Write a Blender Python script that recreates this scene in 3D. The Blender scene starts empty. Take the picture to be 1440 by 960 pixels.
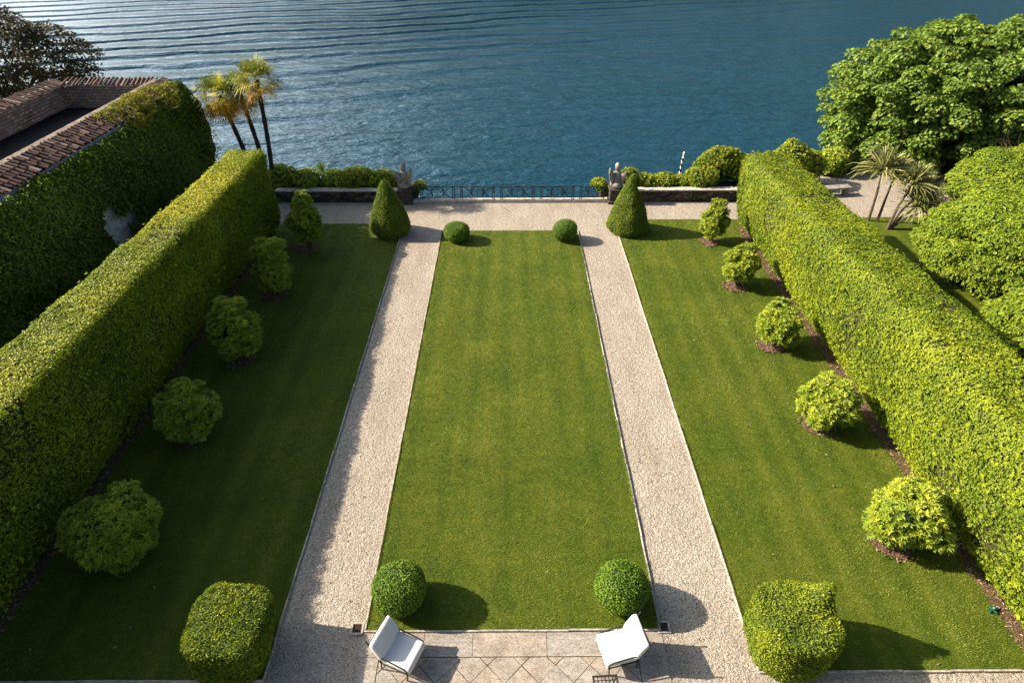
import bpy, bmesh, math, random
import numpy as np
from mathutils import Vector, Matrix

R = math.radians
rng = np.random.default_rng(7)
random.seed(7)
scene = bpy.context.scene
COL = scene.collection

# ------------------------------------------------------------------ helpers
def tag(o, label=None, cat=None, group=None, kind=None):
    if label: o['label'] = label
    if cat: o['category'] = cat
    if group: o['group'] = group
    if kind: o['kind'] = kind
    return o

def link(o, parent=None):
    COL.objects.link(o)
    if parent is not None: o.parent = parent
    return o

def empty(name, loc=(0, 0, 0), rz=0.0):
    o = bpy.data.objects.new(name, None)
    o.location = loc; o.rotation_euler = (0, 0, rz)
    o.empty_display_size = 0.2
    return link(o)

def np_mesh(name, V, F, mats, mat_idx=None, tint=None, smooth=False):
    """V (n,3); F list of int arrays (m,k) of the same or different k."""
    me = bpy.data.meshes.new(name)
    V = np.asarray(V, dtype=np.float32)
    if not isinstance(F, (list, tuple)): F = [F]
    F = [np.asarray(f, dtype=np.int32) for f in F if len(f)]
    me.vertices.add(len(V)); me.vertices.foreach_set('co', V.ravel())
    loops = np.concatenate([f.ravel() for f in F])
    starts = []; s = 0
    for f in F:
        n, k = f.shape
        starts.append(s + np.arange(n, dtype=np.int32) * k); s += n * k
    starts = np.concatenate(starts).astype(np.int32)
    me.loops.add(len(loops)); me.loops.foreach_set('vertex_index', loops)
    me.polygons.add(len(starts)); me.polygons.foreach_set('loop_start', starts)
    if mat_idx is not None:
        me.polygons.foreach_set('material_index', np.asarray(mat_idx, dtype=np.int32))
    me.polygons.foreach_set('use_smooth', np.full(len(starts), bool(smooth)))
    if tint is not None:
        a = me.attributes.new('tint', 'FLOAT', 'POINT')
        a.data.foreach_set('value', np.asarray(tint, dtype=np.float32))
    me.update(calc_edges=True); me.validate()
    for m in mats: me.materials.append(m)
    return me

class MB:
    """collects simple solids into one mesh"""
    def __init__(self): self.bm = bmesh.new()
    def box(self, c, s, rot=None, bevel=0.0, seg=2):
        r = bmesh.ops.create_cube(self.bm, size=1.0)
        vs = r['verts']
        bmesh.ops.scale(self.bm, vec=s, verts=vs)
        if bevel > 0:
            es = list({e for v in vs for e in v.link_edges})
            rb = bmesh.ops.bevel(self.bm, geom=es, offset=bevel, segments=seg, affect='EDGES', profile=0.5)
            vs = list({v for f in rb['faces'] for v in f.verts} | {v for v in vs if v.is_valid})
        M = Matrix.Translation(c)
        if rot is not None: M = M @ rot
        bmesh.ops.transform(self.bm, matrix=M, verts=vs)
        return self
    def tube(self, pts, rad, n=8, cap=True):
        pts = [Vector(p) for p in pts]
        rads = rad if isinstance(rad, (list, tuple)) else [rad] * len(pts)
        rings = []
        prev = None
        for i, p in enumerate(pts):
            if i == 0: t = pts[1] - p
            elif i == len(pts) - 1: t = p - pts[i - 1]
            else: t = pts[i + 1] - pts[i - 1]
            t.normalize()
            a = prev if prev is not None else (Vector((0, 0, 1)) if abs(t.z) < 0.9 else Vector((1, 0, 0)))
            u = (a - t * a.dot(t)).normalized(); w = t.cross(u); prev = u
            rings.append([self.bm.verts.new(p + (u * math.cos(k * 2 * math.pi / n) + w * math.sin(k * 2 * math.pi / n)) * rads[i]) for k in range(n)])
        for a, b in zip(rings, rings[1:]):
            for k in range(n):
                self.bm.faces.new((a[k], a[(k + 1) % n], b[(k + 1) % n], b[k]))
        if cap:
            self.bm.faces.new(rings[0][::-1]); self.bm.faces.new(rings[-1])
        return self
    def lathe(self, prof, c=(0, 0, 0), n=20):
        rings = []
        for r, z in prof:
            rings.append([self.bm.verts.new((c[0] + r * math.cos(k * 2 * math.pi / n), c[1] + r * math.sin(k * 2 * math.pi / n), c[2] + z)) for k in range(n)])
        for a, b in zip(rings, rings[1:]):
            for k in range(n):
                self.bm.faces.new((a[k], a[(k + 1) % n], b[(k + 1) % n], b[k]))
        self.bm.faces.new(rings[0][::-1]); self.bm.faces.new(rings[-1])
        return self
    def blob(self, c, s, rot=None, sub=3):
        r = bmesh.ops.create_icosphere(self.bm, subdivisions=sub, radius=1.0)
        M = Matrix.Translation(c)
        if rot is not None: M = M @ rot
        M = M @ Matrix.Diagonal((s[0], s[1], s[2], 1))
        bmesh.ops.transform(self.bm, matrix=M, verts=r['verts'])
        return self
    def prism(self, poly, z0, z1):
        a = [self.bm.verts.new((x, y, z0)) for x, y in poly]
        b = [self.bm.verts.new((x, y, z1)) for x, y in poly]
        n = len(poly)
        self.bm.faces.new(b); self.bm.faces.new(a[::-1])
        for k in range(n): self.bm.faces.new((a[k], a[(k + 1) % n], b[(k + 1) % n], b[k]))
        return self
    def mesh(self, name, mat, smooth=False):
        me = bpy.data.meshes.new(name)
        bmesh.ops.recalc_face_normals(self.bm, faces=self.bm.faces)
        self.bm.to_mesh(me); self.bm.free()
        if smooth:
            for p in me.polygons: p.use_smooth = True
        me.materials.append(mat)
        return me
    def build(self, name, mat, parent=None, smooth=False):
        return link(bpy.data.objects.new(name, self.mesh(name, mat, smooth)), parent)

# ------------------------------------------------------------------ materials
class NT:
    def __init__(self, name):
        self.m = bpy.data.materials.new(name); self.m.use_nodes = True
        self.t = self.m.node_tree; self.t.nodes.clear()
        self.out = self.t.nodes.new('ShaderNodeOutputMaterial')
    def n(self, typ, **kw):
        nd = self.t.nodes.new('ShaderNode' + typ)
        for k, v in kw.items():
            if k.startswith('_'): setattr(nd, k[1:], v)
        for k, v in kw.items():
            if k.startswith('_'): continue
            key = k.replace('__', ' ')
            s = nd.inputs[int(key[1:])] if key[0] == 'i' and key[1:].isdigit() else nd.inputs[key]
            if isinstance(v, bpy.types.NodeSocket): self.t.links.new(v, s)
            else: s.default_value = v
        return nd
    def l(self, a, b): self.t.links.new(a, b)
    def ramp(self, fac, stops, interp='LINEAR'):
        r = self.t.nodes.new('ShaderNodeValToRGB'); self.l(fac, r.inputs[0])
        e = r.color_ramp.elements; r.color_ramp.interpolation = interp
        while len(e) < len(stops): e.new(0.5)
        for el, (p, c) in zip(e, stops):
            el.position = p; el.color = (*c, 1) if len(c) == 3 else c
        return r.outputs[0]
    def pos(self, scale=(1, 1, 1), rot=(0, 0, 0), obj=False):
        if obj:
            src = self.n('TexCoord').outputs['Object']
        else:
            src = self.n('NewGeometry').outputs['Position']
        mp = self.n('Mapping', Vector=src); mp.inputs['Scale'].default_value = scale; mp.inputs['Rotation'].default_value = rot
        return mp.outputs[0]
    def noise(self, vec, scale, detail=3, rough=0.55, dist=0.0):
        return self.n('TexNoise', Vector=vec, Scale=scale, Detail=detail, Roughness=rough, Distortion=dist).outputs[0]
    def mix(self, fac, a, b, mode='MIX'):
        nd = self.t.nodes.new('ShaderNodeMix'); nd.data_type = 'RGBA'; nd.blend_type = mode
        for s, v in ((nd.inputs[0], fac), (nd.inputs[6], a), (nd.inputs[7], b)):
            if isinstance(v, bpy.types.NodeSocket): self.l(v, s)
            else: s.default_value = v if not isinstance(v, tuple) else (*v, 1)[:4]
        return nd.outputs[2]
    def math(self, op, a, b=0.0, clamp=False):
        nd = self.t.nodes.new('ShaderNodeMath'); nd.operation = op; nd.use_clamp = clamp
        for s, v in ((nd.inputs[0], a), (nd.inputs[1], b)):
            if isinstance(v, bpy.types.NodeSocket): self.l(v, s)
            else: s.default_value = v
        return nd.outputs[0]
    def bump(self, h, strength, dist, normal=None):
        nd = self.n('Bump', Height=h, Strength=strength, Distance=dist)
        if normal is not None: self.l(normal, nd.inputs['Normal'])
        return nd.outputs[0]
    def princ(self, col, rough=0.6, spec=0.3, normal=None, **kw):
        p = self.t.nodes.new('ShaderNodeBsdfPrincipled')
        for s, v in (('Base Color', col), ('Roughness', rough), ('Specular IOR Level', spec)):
            if isinstance(v, bpy.types.NodeSocket): self.l(v, p.inputs[s])
            else: p.inputs[s].default_value = (*v, 1) if isinstance(v, tuple) else v
        for k, v in kw.items(): p.inputs[k.replace('__', ' ')].default_value = v
        if normal is not None: self.l(normal, p.inputs['Normal'])
        return p.outputs[0]
    def done(self, sh):
        self.l(sh, self.out.inputs['Surface']); return self.m

def leaf_mat(name, stops, transl=0.3, tcol=(0.16, 0.2, 0.02), rough=0.55, spec=0.22):
    t = NT(name)
    a = t.n('Attribute', _attribute_name='tint').outputs['Fac']
    c = t.ramp(a, stops)
    p = t.princ(c, rough, spec)
    tc = t.mix(0.5, c, tcol)
    tr = t.n('BsdfTranslucent', Color=tc).outputs[0]
    mx = t.t.nodes.new('ShaderNodeMixShader'); mx.inputs[0].default_value = transl
    t.l(p, mx.inputs[1]); t.l(tr, mx.inputs[2])
    return t.done(mx.outputs[0])

def plain(name, c, rough=0.6, spec=0.3, var=0.15, scale=6.0, bump=0.0, bdist=0.01, metal=0.0, obj=False):
    t = NT(name); v = t.pos(obj=obj)
    n = t.noise(v, scale, 5)
    col = t.ramp(n, [(0.3, tuple(x * (1 - var) for x in c)), (0.7, tuple(min(1, x * (1 + var)) for x in c))])
    nm = t.bump(n, bump, bdist) if bump else None
    return t.done(t.princ(col, rough, spec, nm, Metallic=metal))

M = {}
G = 1.0
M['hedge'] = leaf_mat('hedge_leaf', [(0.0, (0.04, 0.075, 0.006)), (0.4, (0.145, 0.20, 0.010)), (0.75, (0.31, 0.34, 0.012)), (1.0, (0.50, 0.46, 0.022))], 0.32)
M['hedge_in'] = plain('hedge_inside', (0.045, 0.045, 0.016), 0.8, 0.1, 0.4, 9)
M['box'] = leaf_mat('boxwood_leaf', [(0.0, (0.045, 0.10, 0.008)), (0.5, (0.13, 0.225, 0.014)), (1.0, (0.27, 0.35, 0.02))], 0.25)
M['yew'] = leaf_mat('yew_leaf', [(0.0, (0.055, 0.09, 0.007)), (0.5, (0.16, 0.215, 0.011)), (1.0, (0.31, 0.33, 0.02))], 0.25)
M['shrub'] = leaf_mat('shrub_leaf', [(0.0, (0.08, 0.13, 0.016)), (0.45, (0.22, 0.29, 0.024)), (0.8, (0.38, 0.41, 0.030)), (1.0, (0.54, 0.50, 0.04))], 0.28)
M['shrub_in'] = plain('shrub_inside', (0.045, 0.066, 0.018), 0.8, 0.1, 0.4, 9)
M['ivy'] = leaf_mat('ivy_leaf', [(0.0, (0.038, 0.07, 0.007)), (0.5, (0.105, 0.16, 0.014)), (0.9, (0.20, 0.26, 0.018)), (1.0, (0.28, 0.32, 0.022))], 0.2)
M['creeper'] = leaf_mat('creeper_leaf', [(0.0, (0.13, 0.15, 0.012)), (0.5, (0.27, 0.24, 0.018)), (1.0, (0.42, 0.24, 0.02))], 0.3)
M['catalpa'] = leaf_mat('broad_leaf', [(0.0, (0.035, 0.075, 0.012)), (0.5, (0.125, 0.195, 0.022)), (1.0, (0.29, 0.35, 0.05))], 0.25)
M['maple'] = leaf_mat('maple_leaf', [(0.0, (0.07, 0.12, 0.008)), (0.5, (0.18, 0.245, 0.012)), (1.0, (0.34, 0.37, 0.02))], 0.32)
M['copper'] = leaf_mat('copper_leaf', [(0.0, (0.024, 0.020, 0.010)), (0.5, (0.045, 0.040, 0.014)), (1.0, (0.10, 0.095, 0.025))], 0.25, (0.14, 0.11, 0.02))
M['palm'] = leaf_mat('palm_frond', [(0.0, (0.05, 0.07, 0.010)), (0.5, (0.20, 0.22, 0.014)), (1.0, (0.56, 0.45, 0.03))], 0.3)
M['palm_dead'] = leaf_mat('palm_dry_frond', [(0.0, (0.35, 0.15, 0.008)), (0.6, (0.70, 0.35, 0.012)), (1.0, (0.78, 0.50, 0.03))], 0.35, (0.4, 0.25, 0.03))
M['cordy'] = leaf_mat('sword_leaf', [(0.0, (0.07, 0.09, 0.025)), (0.5, (0.20, 0.20, 0.06)), (1.0, (0.50, 0.45, 0.18))], 0.2)
M['panicle'] = leaf_mat('flower_panicle', [(0.0, (0.5, 0.47, 0.36)), (1.0, (0.72, 0.7, 0.58))], 0.2, (0.6, 0.6, 0.5))
M['bark'] = plain('bark', (0.075, 0.055, 0.04), 0.85, 0.1, 0.4, 12, 0.6, 0.03)
M['palm_bark'] = plain('palm_bark', (0.045, 0.033, 0.024), 0.9, 0.1, 0.5, 18, 0.8, 0.04)
M['cordy_bark'] = plain('cordyline_bark', (0.085, 0.066, 0.048), 0.9, 0.1, 0.4, 15, 0.5, 0.03)
M['iron'] = plain('wrought_iron', (0.012, 0.018, 0.017), 0.6, 0.3, 0.3, 20)
M['cushion'] = plain('white_canvas', (0.60, 0.565, 0.52), 0.85, 0.2, 0.06, 3.2, 0.5, 0.03, obj=True)
M['cream'] = plain('cream_wood', (0.55, 0.45, 0.30), 0.6, 0.3, 0.1, 10)
M['statue'] = plain('weathered_stone', (0.20, 0.185, 0.16), 0.9, 0.15, 0.45, 5, 0.5, 0.03)
M['plinth'] = plain('dark_stone', (0.06, 0.05, 0.043), 0.9, 0.15, 0.4, 6, 0.5, 0.03)
M['kerb'] = plain('kerb_stone', (0.31, 0.27, 0.225), 0.85, 0.2, 0.45, 7, 0.3, 0.01)
M['coping'] = plain('coping_stone', (0.40, 0.35, 0.29), 0.9, 0.15, 0.3, 5, 0.4, 0.02)
M['mulch'] = plain('bark_mulch', (0.13, 0.075, 0.05), 0.95, 0.05, 0.55, 25, 1.0, 0.05)
M['soil'] = plain('dark_soil', (0.05, 0.04, 0.028), 0.95, 0.05, 0.4, 8, 0.8, 0.05)
M['plaster'] = plain('pale_plaster', (0.62, 0.63, 0.64), 0.85, 0.2, 0.35, 4, 0.3, 0.02)
M['deck'] = plain('dark_roof_deck', (0.009, 0.009, 0.010), 0.9, 0.1, 0.4, 2)
M['hose_green'] = plain('green_plastic', (0.006, 0.07, 0.045), 0.4, 0.5, 0.1)
M['urn'] = plain('grey_stone', (0.05, 0.05, 0.055), 0.8, 0.2, 0.2, 8)

# lawn
def lawn_mat():
    t = NT('lawn'); v = t.pos()
    big = t.noise(v, 0.5, 4, 0.6); mid = t.noise(v, 4.0, 4, 0.6); fine = t.noise(v, 38.0, 3, 0.7)
    stripe = t.noise(t.pos((2.2, 0.03, 1)), 1.0, 2, 0.5)
    f = t.math('ADD', t.math('MULTIPLY', big, 0.42), t.math('MULTIPLY', mid, 0.30))
    f = t.math('ADD', f, t.math('MULTIPLY', stripe, 0.28))
    xs_ = t.n('SeparateXYZ', Vector=t.pos()).outputs[0]
    mow = t.math('SINE', t.math('MULTIPLY', xs_, 2 * math.pi / .92))
    f = t.math('ADD', f, t.math('MULTIPLY', mow, 0.022))
    c1 = t.ramp(f, [(0.34, (0.046, 0.076, 0.006)), (0.5, (0.086, 0.117, 0.009)), (0.66, (0.150, 0.158, 0.018))])
    c = t.mix(t.ramp(fine, [(0.35, (0, 0, 0)), (0.7, (1, 1, 1))]), t.mix(1.0, c1, (0.6, 0.6, 0.6), 'MULTIPLY'), c1)
    n = t.bump(fine, 0.9, 0.03)
    return t.done(t.princ(c, 0.8, 0.1, n))
M['lawn'] = lawn_mat()
M['grass'] = leaf_mat('grass_blade', [(0.0, (0.034, 0.062, 0.006)), (0.5, (0.120, 0.168, 0.012)), (0.85, (0.235, 0.262, 0.024)), (1.0, (0.40, 0.37, 0.09))], 0.3, rough=0.5, spec=0.25)

def gravel_mat():
    t = NT('gravel'); v = t.pos()
    vor = t.n('TexVoronoi', Vector=v, Scale=44.0)
    cell = t.n('SeparateColor', Color=vor.outputs['Color']).outputs[0]
    dimp = t.noise(v, 7.0, 3, 0.6, 0.4); big = t.noise(t.pos((1.6, .5, 1)), 0.8, 4, .6)
    dimp2 = t.noise(v, 16.0, 2, 0.6)
    base = t.ramp(cell, [(0.0, (0.105, 0.083, 0.061)), (0.15, (0.25, 0.207, 0.158)), (0.7, (0.33, 0.281, 0.222)), (1.0, (0.44, 0.39, 0.33))])
    base = t.mix(t.ramp(big, [(0.35, (0, 0, 0)), (0.7, (1, 1, 1))]), base, t.mix(1.0, base, (0.80, 0.78, 0.76), 'MULTIPLY'))
    n = t.bump(t.math('ADD', dimp, t.math('MULTIPLY', dimp2, 0.8)), 0.62, 0.07)
    n = t.bump(vor.outputs['Distance'], 0.55, 0.02, n)
    return t.done(t.princ(base, 0.9, 0.15, n))
M['gravel'] = gravel_mat()

def slab_mat():
    t = NT('granite_slab'); v = t.pos()
    ob = t.n('Attribute', _attribute_name='tint').outputs['Fac']
    a = t.noise(v, 2.5, 5, 0.6); sp = t.noise(v, 30, 4, 0.8)
    streak = t.noise(t.pos((2, 9, 1), (0, 0, R(-35))), 1.2, 4, 0.65)
    warm = t.ramp(a, [(0.32, (0.20, 0.16, 0.118)), (0.5, (0.31, 0.252, 0.192)), (0.68, (0.40, 0.335, 0.265))])
    cool = t.ramp(streak, [(0.35, (0.20, 0.18, 0.158)), (0.65, (0.36, 0.325, 0.285))])
    c = t.mix(ob, warm, cool)
    c = t.mix(t.ramp(sp, [(0.38, (1, 1, 1)), (0.55, (0, 0, 0))]), c, t.mix(1.0, c, (0.5, 0.46, 0.43), 'MULTIPLY'))
    n = t.bump(sp, 0.5, 0.01)
    return t.done(t.princ(c, 0.75, 0.25, n))
M['slab'] = slab_mat()

def stone_wall_mat(name, c0, c1, c2, scale, stretch=(1, 1, 1.5), bump=0.9):
    t = NT(name); v = t.pos(stretch)
    w = t.noise(v, scale * 0.6, 2)
    vv = t.mix(0.12, v, t.n('TexNoise', Vector=v, Scale=scale * 0.8).outputs['Color'])
    ed = t.n('TexVoronoi', _feature='DISTANCE_TO_EDGE', Vector=vv, Scale=scale).outputs['Distance']
    cell = t.n('SeparateColor', Color=t.n('TexVoronoi', Vector=vv, Scale=scale).outputs['Color']).outputs[0]
    c = t.ramp(cell, [(0.0, c0), (0.5, c1), (1.0, c2)])
    c = t.mix(t.math('MULTIPLY', t.noise(t.pos(), 9, 4), 0.8), c, t.mix(1.0, c, (0.55, 0.55, 0.5), 'MULTIPLY'))
    e = t.ramp(ed, [(0.0, (0, 0, 0)), (0.08, (1, 1, 1))])
    c = t.mix(e, tuple(x * 0.5 for x in c0), c)
    n = t.bump(e, bump, 0.03); n = t.bump(t.noise(t.pos(), 30, 3), 0.4, 0.01, n)
    return t.done(t.princ(c, 0.9, 0.12, n))
M['rubble'] = stone_wall_mat('rubble_stone', (0.035, 0.028, 0.022), (0.075, 0.06, 0.045), (0.15, 0.115, 0.08), 3.2)
M['brick'] = None
def brick_mat():
    t = NT('old_brick')
    g = t.n('NewGeometry')
    s = t.n('SeparateXYZ', Vector=g.outputs['Position'])
    cmb = t.n('CombineXYZ', X=t.math('ADD', s.outputs[0], s.outputs[1]), Y=s.outputs[2], Z=0.0).outputs[0]
    cmb = t.mix(0.11, cmb, t.n('TexNoise', Vector=g.outputs['Position'], Scale=4.5).outputs['Color'], 'ADD')
    b = t.n('TexBrick', Vector=cmb, Scale=1.0)
    b.inputs['Brick Width'].default_value = 0.33; b.inputs['Row Height'].default_value = 0.15; b.inputs['Mortar Size'].default_value = 0.024
    b.inputs['Color1'].default_value = (0.10, 0.072, 0.062, 1); b.inputs['Color2'].default_value = (0.24, 0.19, 0.165, 1); b.inputs['Mortar'].default_value = (0.035, 0.03, 0.028, 1)
    n1 = t.noise(t.pos(), 1.4, 5)
    c = t.mix(t.ramp(n1, [(0.4, (0, 0, 0)), (0.75, (.6, .6, .6))]), b.outputs['Color'], (0.17, 0.15, 0.14))
    c = t.mix(t.ramp(t.noise(t.pos(), 8, 4), [(0.4, (0, 0, 0)), (0.8, (0.8, 0.8, 0.8))]), c, (0.09, 0.075, 0.07))
    n = t.bump(b.outputs['Fac'], -0.6, 0.02); n = t.bump(t.noise(t.pos(), 22, 3), 0.5, 0.02, n)
    return t.done(t.princ(c, 0.9, 0.1, n))
M['brick'] = brick_mat()
def tile_mat():
    t = NT('terracotta_tile')
    a = t.n('Attribute', _attribute_name='tint').outputs['Fac']
    c = t.ramp(a, [(0.0, (0.045, 0.03, 0.026)), (0.4, (0.10, 0.052, 0.038)), (0.75, (0.17, 0.095, 0.07)), (1.0, (0.34, 0.24, 0.185))])
    c = t.mix(t.ramp(t.noise(t.pos(), 10, 5), [(0.45, (0, 0, 0)), (0.75, (0.75, 0.75, 0.75))]), c, (0.10, 0.08, 0.065))
    return t.done(t.princ(c, 0.85, 0.15, t.bump(t.noise(t.pos(), 30, 3), 0.3, 0.01)))
M['tile'] = tile_mat()
def pole_mat():
    t = NT('spiral_stripes')
    s = t.n('SeparateXYZ', Vector=t.n('TexCoord').outputs['Object'])
    ang = t.math('ARCTAN2', s.outputs[1], s.outputs[0])
    ph = t.math('FRACT', t.math('ADD', t.math('MULTIPLY', s.outputs[2], 3.0), t.math('MULTIPLY', ang, 1 / (2 * math.pi))))
    c = t.ramp(ph, [(0.0, (0.02, 0.02, 0.022)), (0.48, (0.75, 0.73, 0.7))], 'CONSTANT')
    return t.done(t.princ(c, 0.5, 0.4))
M['pole'] = pole_mat()
M['white_paint'] = plain('white_paint', (0.75, 0.73, 0.7), 0.5, 0.4, 0.06)

def water_mat():
    t = NT('lake_water')
    # layered swell: broad ripples, small chop, and a boat wake that runs in long parallel crests
    P0 = t.n('NewGeometry').outputs['Position']
    s = t.n('SeparateXYZ', Vector=P0)
    chop = t.noise(t.pos((0.55, 1.0, 1), (0, 0, R(-22))), 0.75, 4, 0.58, 0.5)
    chop2 = t.noise(t.pos((0.6, 1.0, 1), (0, 0, R(-35))), 2.3, 3, 0.6, 0.3)
    broad = t.noise(t.pos((0.35, 1.0, 1), (0, 0, R(-10))), 0.13, 3, 0.5, 0.5)
    gust = t.noise(t.pos((0.25, 1.0, 1), (0, 0, R(-6))), 0.045, 3, 0.55, 0.6)
    mp = t.n('Mapping', Vector=P0); mp.inputs['Rotation'].default_value = (0, 0, R(-17))
    w = t.n('TexWave', _wave_type='BANDS', _bands_direction='Y', _wave_profile='SIN', Vector=mp.outputs[0], Scale=0.050, Distortion=7.0, Detail=3.0)
    w.inputs['Detail Scale'].default_value = 0.5; w.inputs['Detail Roughness'].default_value = 0.6
    mask = t.n('MapRange', Value=t.math('ADD', t.math('MULTIPLY', s.outputs[0], -0.75), t.math('MULTIPLY', s.outputs[1], 0.85)))
    mask.inputs[1].default_value = 52.0; mask.inputs[2].default_value = 105.0
    wake = t.math('MULTIPLY', t.math('MULTIPLY', w.outputs[0], mask.outputs[0]), t.math('ADD', gust, 0.25))
    amp = t.math('ADD', t.math('MULTIPLY', gust, 1.1), 0.25)
    n = t.bump(broad, 1.0, 0.8)
    n = t.bump(wake, 1.0, 1.9, n)
    n = t.bump(t.math('MULTIPLY', chop, amp), 1.0, 0.54, n)
    n = t.bump(chop2, 1.0, 0.12, n)
    return t.done(t.princ((0.003, 0.030, 0.048), 0.07, 0.5, n, IOR=1.333))
M['water'] = water_mat()
def hill_mat():
    t = NT('wooded_hill'); v = t.pos()
    c = t.ramp(t.noise(v, 0.012, 5, 0.6), [(0.3, (0.012, 0.024, 0.028)), (0.7, (0.026, 0.042, 0.046))])
    return t.done(t.princ(c, 0.95, 0.05))
M['hill'] = hill_mat()

# ------------------------------------------------------------------ world, sun, camera
EL = 32.5
sd = Vector((1.0, -0.16, 0)).normalized()            # where shadows fall
light_dir = Vector((sd.x * math.cos(R(EL)), sd.y * math.cos(R(EL)), -math.sin(R(EL))))
sun_az = math.atan2(-sd.x, -sd.y)                    # clockwise from +Y
w = bpy.data.worlds.new('World'); scene.world = w; w.use_nodes = True
nt = w.node_tree; nt.nodes.clear()
sky = nt.nodes.new('ShaderNodeTexSky'); sky.sky_type = 'NISHITA'; sky.sun_disc = False
sky.sun_elevation = R(EL); sky.sun_rotation = sun_az % (2 * math.pi); sky.altitude = 200; sky.air_density = 1.0; sky.dust_density = 2.5; sky.ozone_density = 1.0
bg = nt.nodes.new('ShaderNodeBackground'); bg.inputs[1].default_value = 0.064
wo = nt.nodes.new('ShaderNodeOutputWorld')
tcw = nt.nodes.new('ShaderNodeTexCoord'); nrm = nt.nodes.new('ShaderNodeVectorMath'); nrm.operation = 'NORMALIZE'; nt.links.new(tcw.outputs['Generated'], nrm.inputs[0])
dt = nt.nodes.new('ShaderNodeVectorMath'); dt.operation = 'DOT_PRODUCT'; nt.links.new(nrm.outputs[0], dt.inputs[0])
ha, he = R(-56), R(14); dt.inputs[1].default_value = (math.sin(ha) * math.cos(he), math.cos(ha) * math.cos(he), math.sin(he))
mr = nt.nodes.new('ShaderNodeMapRange'); mr.interpolation_type = 'SMOOTHERSTEP'; mr.inputs[1].default_value = math.cos(R(52)); mr.inputs[2].default_value = math.cos(R(12)); nt.links.new(dt.outputs['Value'], mr.inputs[0])
bg2 = nt.nodes.new('ShaderNodeBackground'); bg2.inputs[0].default_value = (0.76, 0.89, 1.0, 1)  # extra out-of-view sky glow, added to brighten the lake's reflection on the left
ml = nt.nodes.new('ShaderNodeMath'); ml.operation = 'MULTIPLY'; ml.inputs[1].default_value = 1.0; nt.links.new(mr.outputs[0], ml.inputs[0]); nt.links.new(ml.outputs[0], bg2.inputs[1])
ad = nt.nodes.new('ShaderNodeAddShader')
nt.links.new(sky.outputs[0], bg.inputs[0]); nt.links.new(bg.outputs[0], ad.inputs[0]); nt.links.new(bg2.outputs[0], ad.inputs[1]); nt.links.new(ad.outputs[0], wo.inputs[0])
sl = bpy.data.lights.new('sun', 'SUN'); sl.energy = 5.0; sl.angle = R(0.5); sl.color = (1.0, 0.89, 0.73)
so = bpy.data.objects.new('sun', sl); COL.objects.link(so)
so.rotation_euler = light_dir.to_track_quat('-Z', 'Y').to_euler(); so.location = (-60, 12, 40)
cam = bpy.data.cameras.new('camera'); co = bpy.data.objects.new('camera', cam); COL.objects.link(co)
cam.lens = 21.5; cam.sensor_width = 36; cam.clip_end = 6000; cam.clip_start = 0.1
co.location = (0, 0, 14); co.rotation_euler = (R(90 - 36.4), 0, R(-0.32))
scene.camera = co
vs = scene.view_settings; vs.view_transform = 'Standard'; vs.look = 'None'; vs.gamma = 1.0; vs.use_curve_mapping = False; vs.exposure = 1.5

# ------------------------------------------------------------------ foliage machinery
def wob(P, freq, seed, octaves=4):
    r = np.random.default_rng(seed); out = np.zeros(len(P)); amp = 1.0; tot = 0
    for o in range(octaves):
        for _ in range(3):
            k = r.normal(size=3); k /= np.linalg.norm(k); k *= freq * 2 * math.pi * (0.7 + 0.6 * r.random())
            out += amp * np.sin(P @ k + r.random() * 6.283); tot += amp
        freq *= 2.0; amp *= 0.55
    return out / tot * 2.0

def unit(a): return a / np.maximum(np.linalg.norm(a, axis=-1, keepdims=True), 1e-9)

def grid_faces(nu, nv, wrap=False):
    i = np.arange(nu - (0 if wrap else 1)); j = np.arange(nv - 1)
    I, J = np.meshgrid(i, j, indexing='ij'); I2 = (I + 1) % nu
    return np.stack([I * nv + J, I2 * nv + J, I2 * nv + J + 1, I * nv + J + 1], -1).reshape(-1, 4)

def core_normals(V, F):
    fn = np.cross(V[F[:, 1]] - V[F[:, 0]], V[F[:, 2]] - V[F[:, 0]]) if F.shape[1] == 3 else np.cross(V[F[:, 2]] - V[F[:, 0]], V[F[:, 3]] - V[F[:, 1]])
    vn = np.zeros_like(V)
    for k in range(F.shape[1]): np.add.at(vn, F[:, k], fn)
    return unit(vn)

def sample(V, F, n, r, keep=None):
    N = core_normals(V, F)
    T = F if F.shape[1] == 3 else np.concatenate([F[:, [0, 1, 2]], F[:, [0, 2, 3]]])
    a = np.linalg.norm(np.cross(V[T[:, 1]] - V[T[:, 0]], V[T[:, 2]] - V[T[:, 0]]), axis=1) * 0.5
    if keep is not None: a = a * keep(V[T].mean(1))
    t = r.choice(len(T), size=n, p=a / a.sum())
    u = r.random(n); v = r.random(n); m = u + v > 1; u[m] = 1 - u[m]; v[m] = 1 - v[m]
    w_ = np.stack([1 - u - v, u, v], 1)[:, :, None]
    return (V[T[t]] * w_).sum(1), unit((N[T[t]] * w_).sum(1)), a.sum()

def core_area(V, F):
    T = F if F.shape[1] == 3 else np.concatenate([F[:, [0, 1, 2]], F[:, [0, 2, 3]]])
    return (np.linalg.norm(np.cross(V[T[:, 1]] - V[T[:, 0]], V[T[:, 2]] - V[T[:, 0]]), axis=1) * 0.5).sum()

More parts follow.
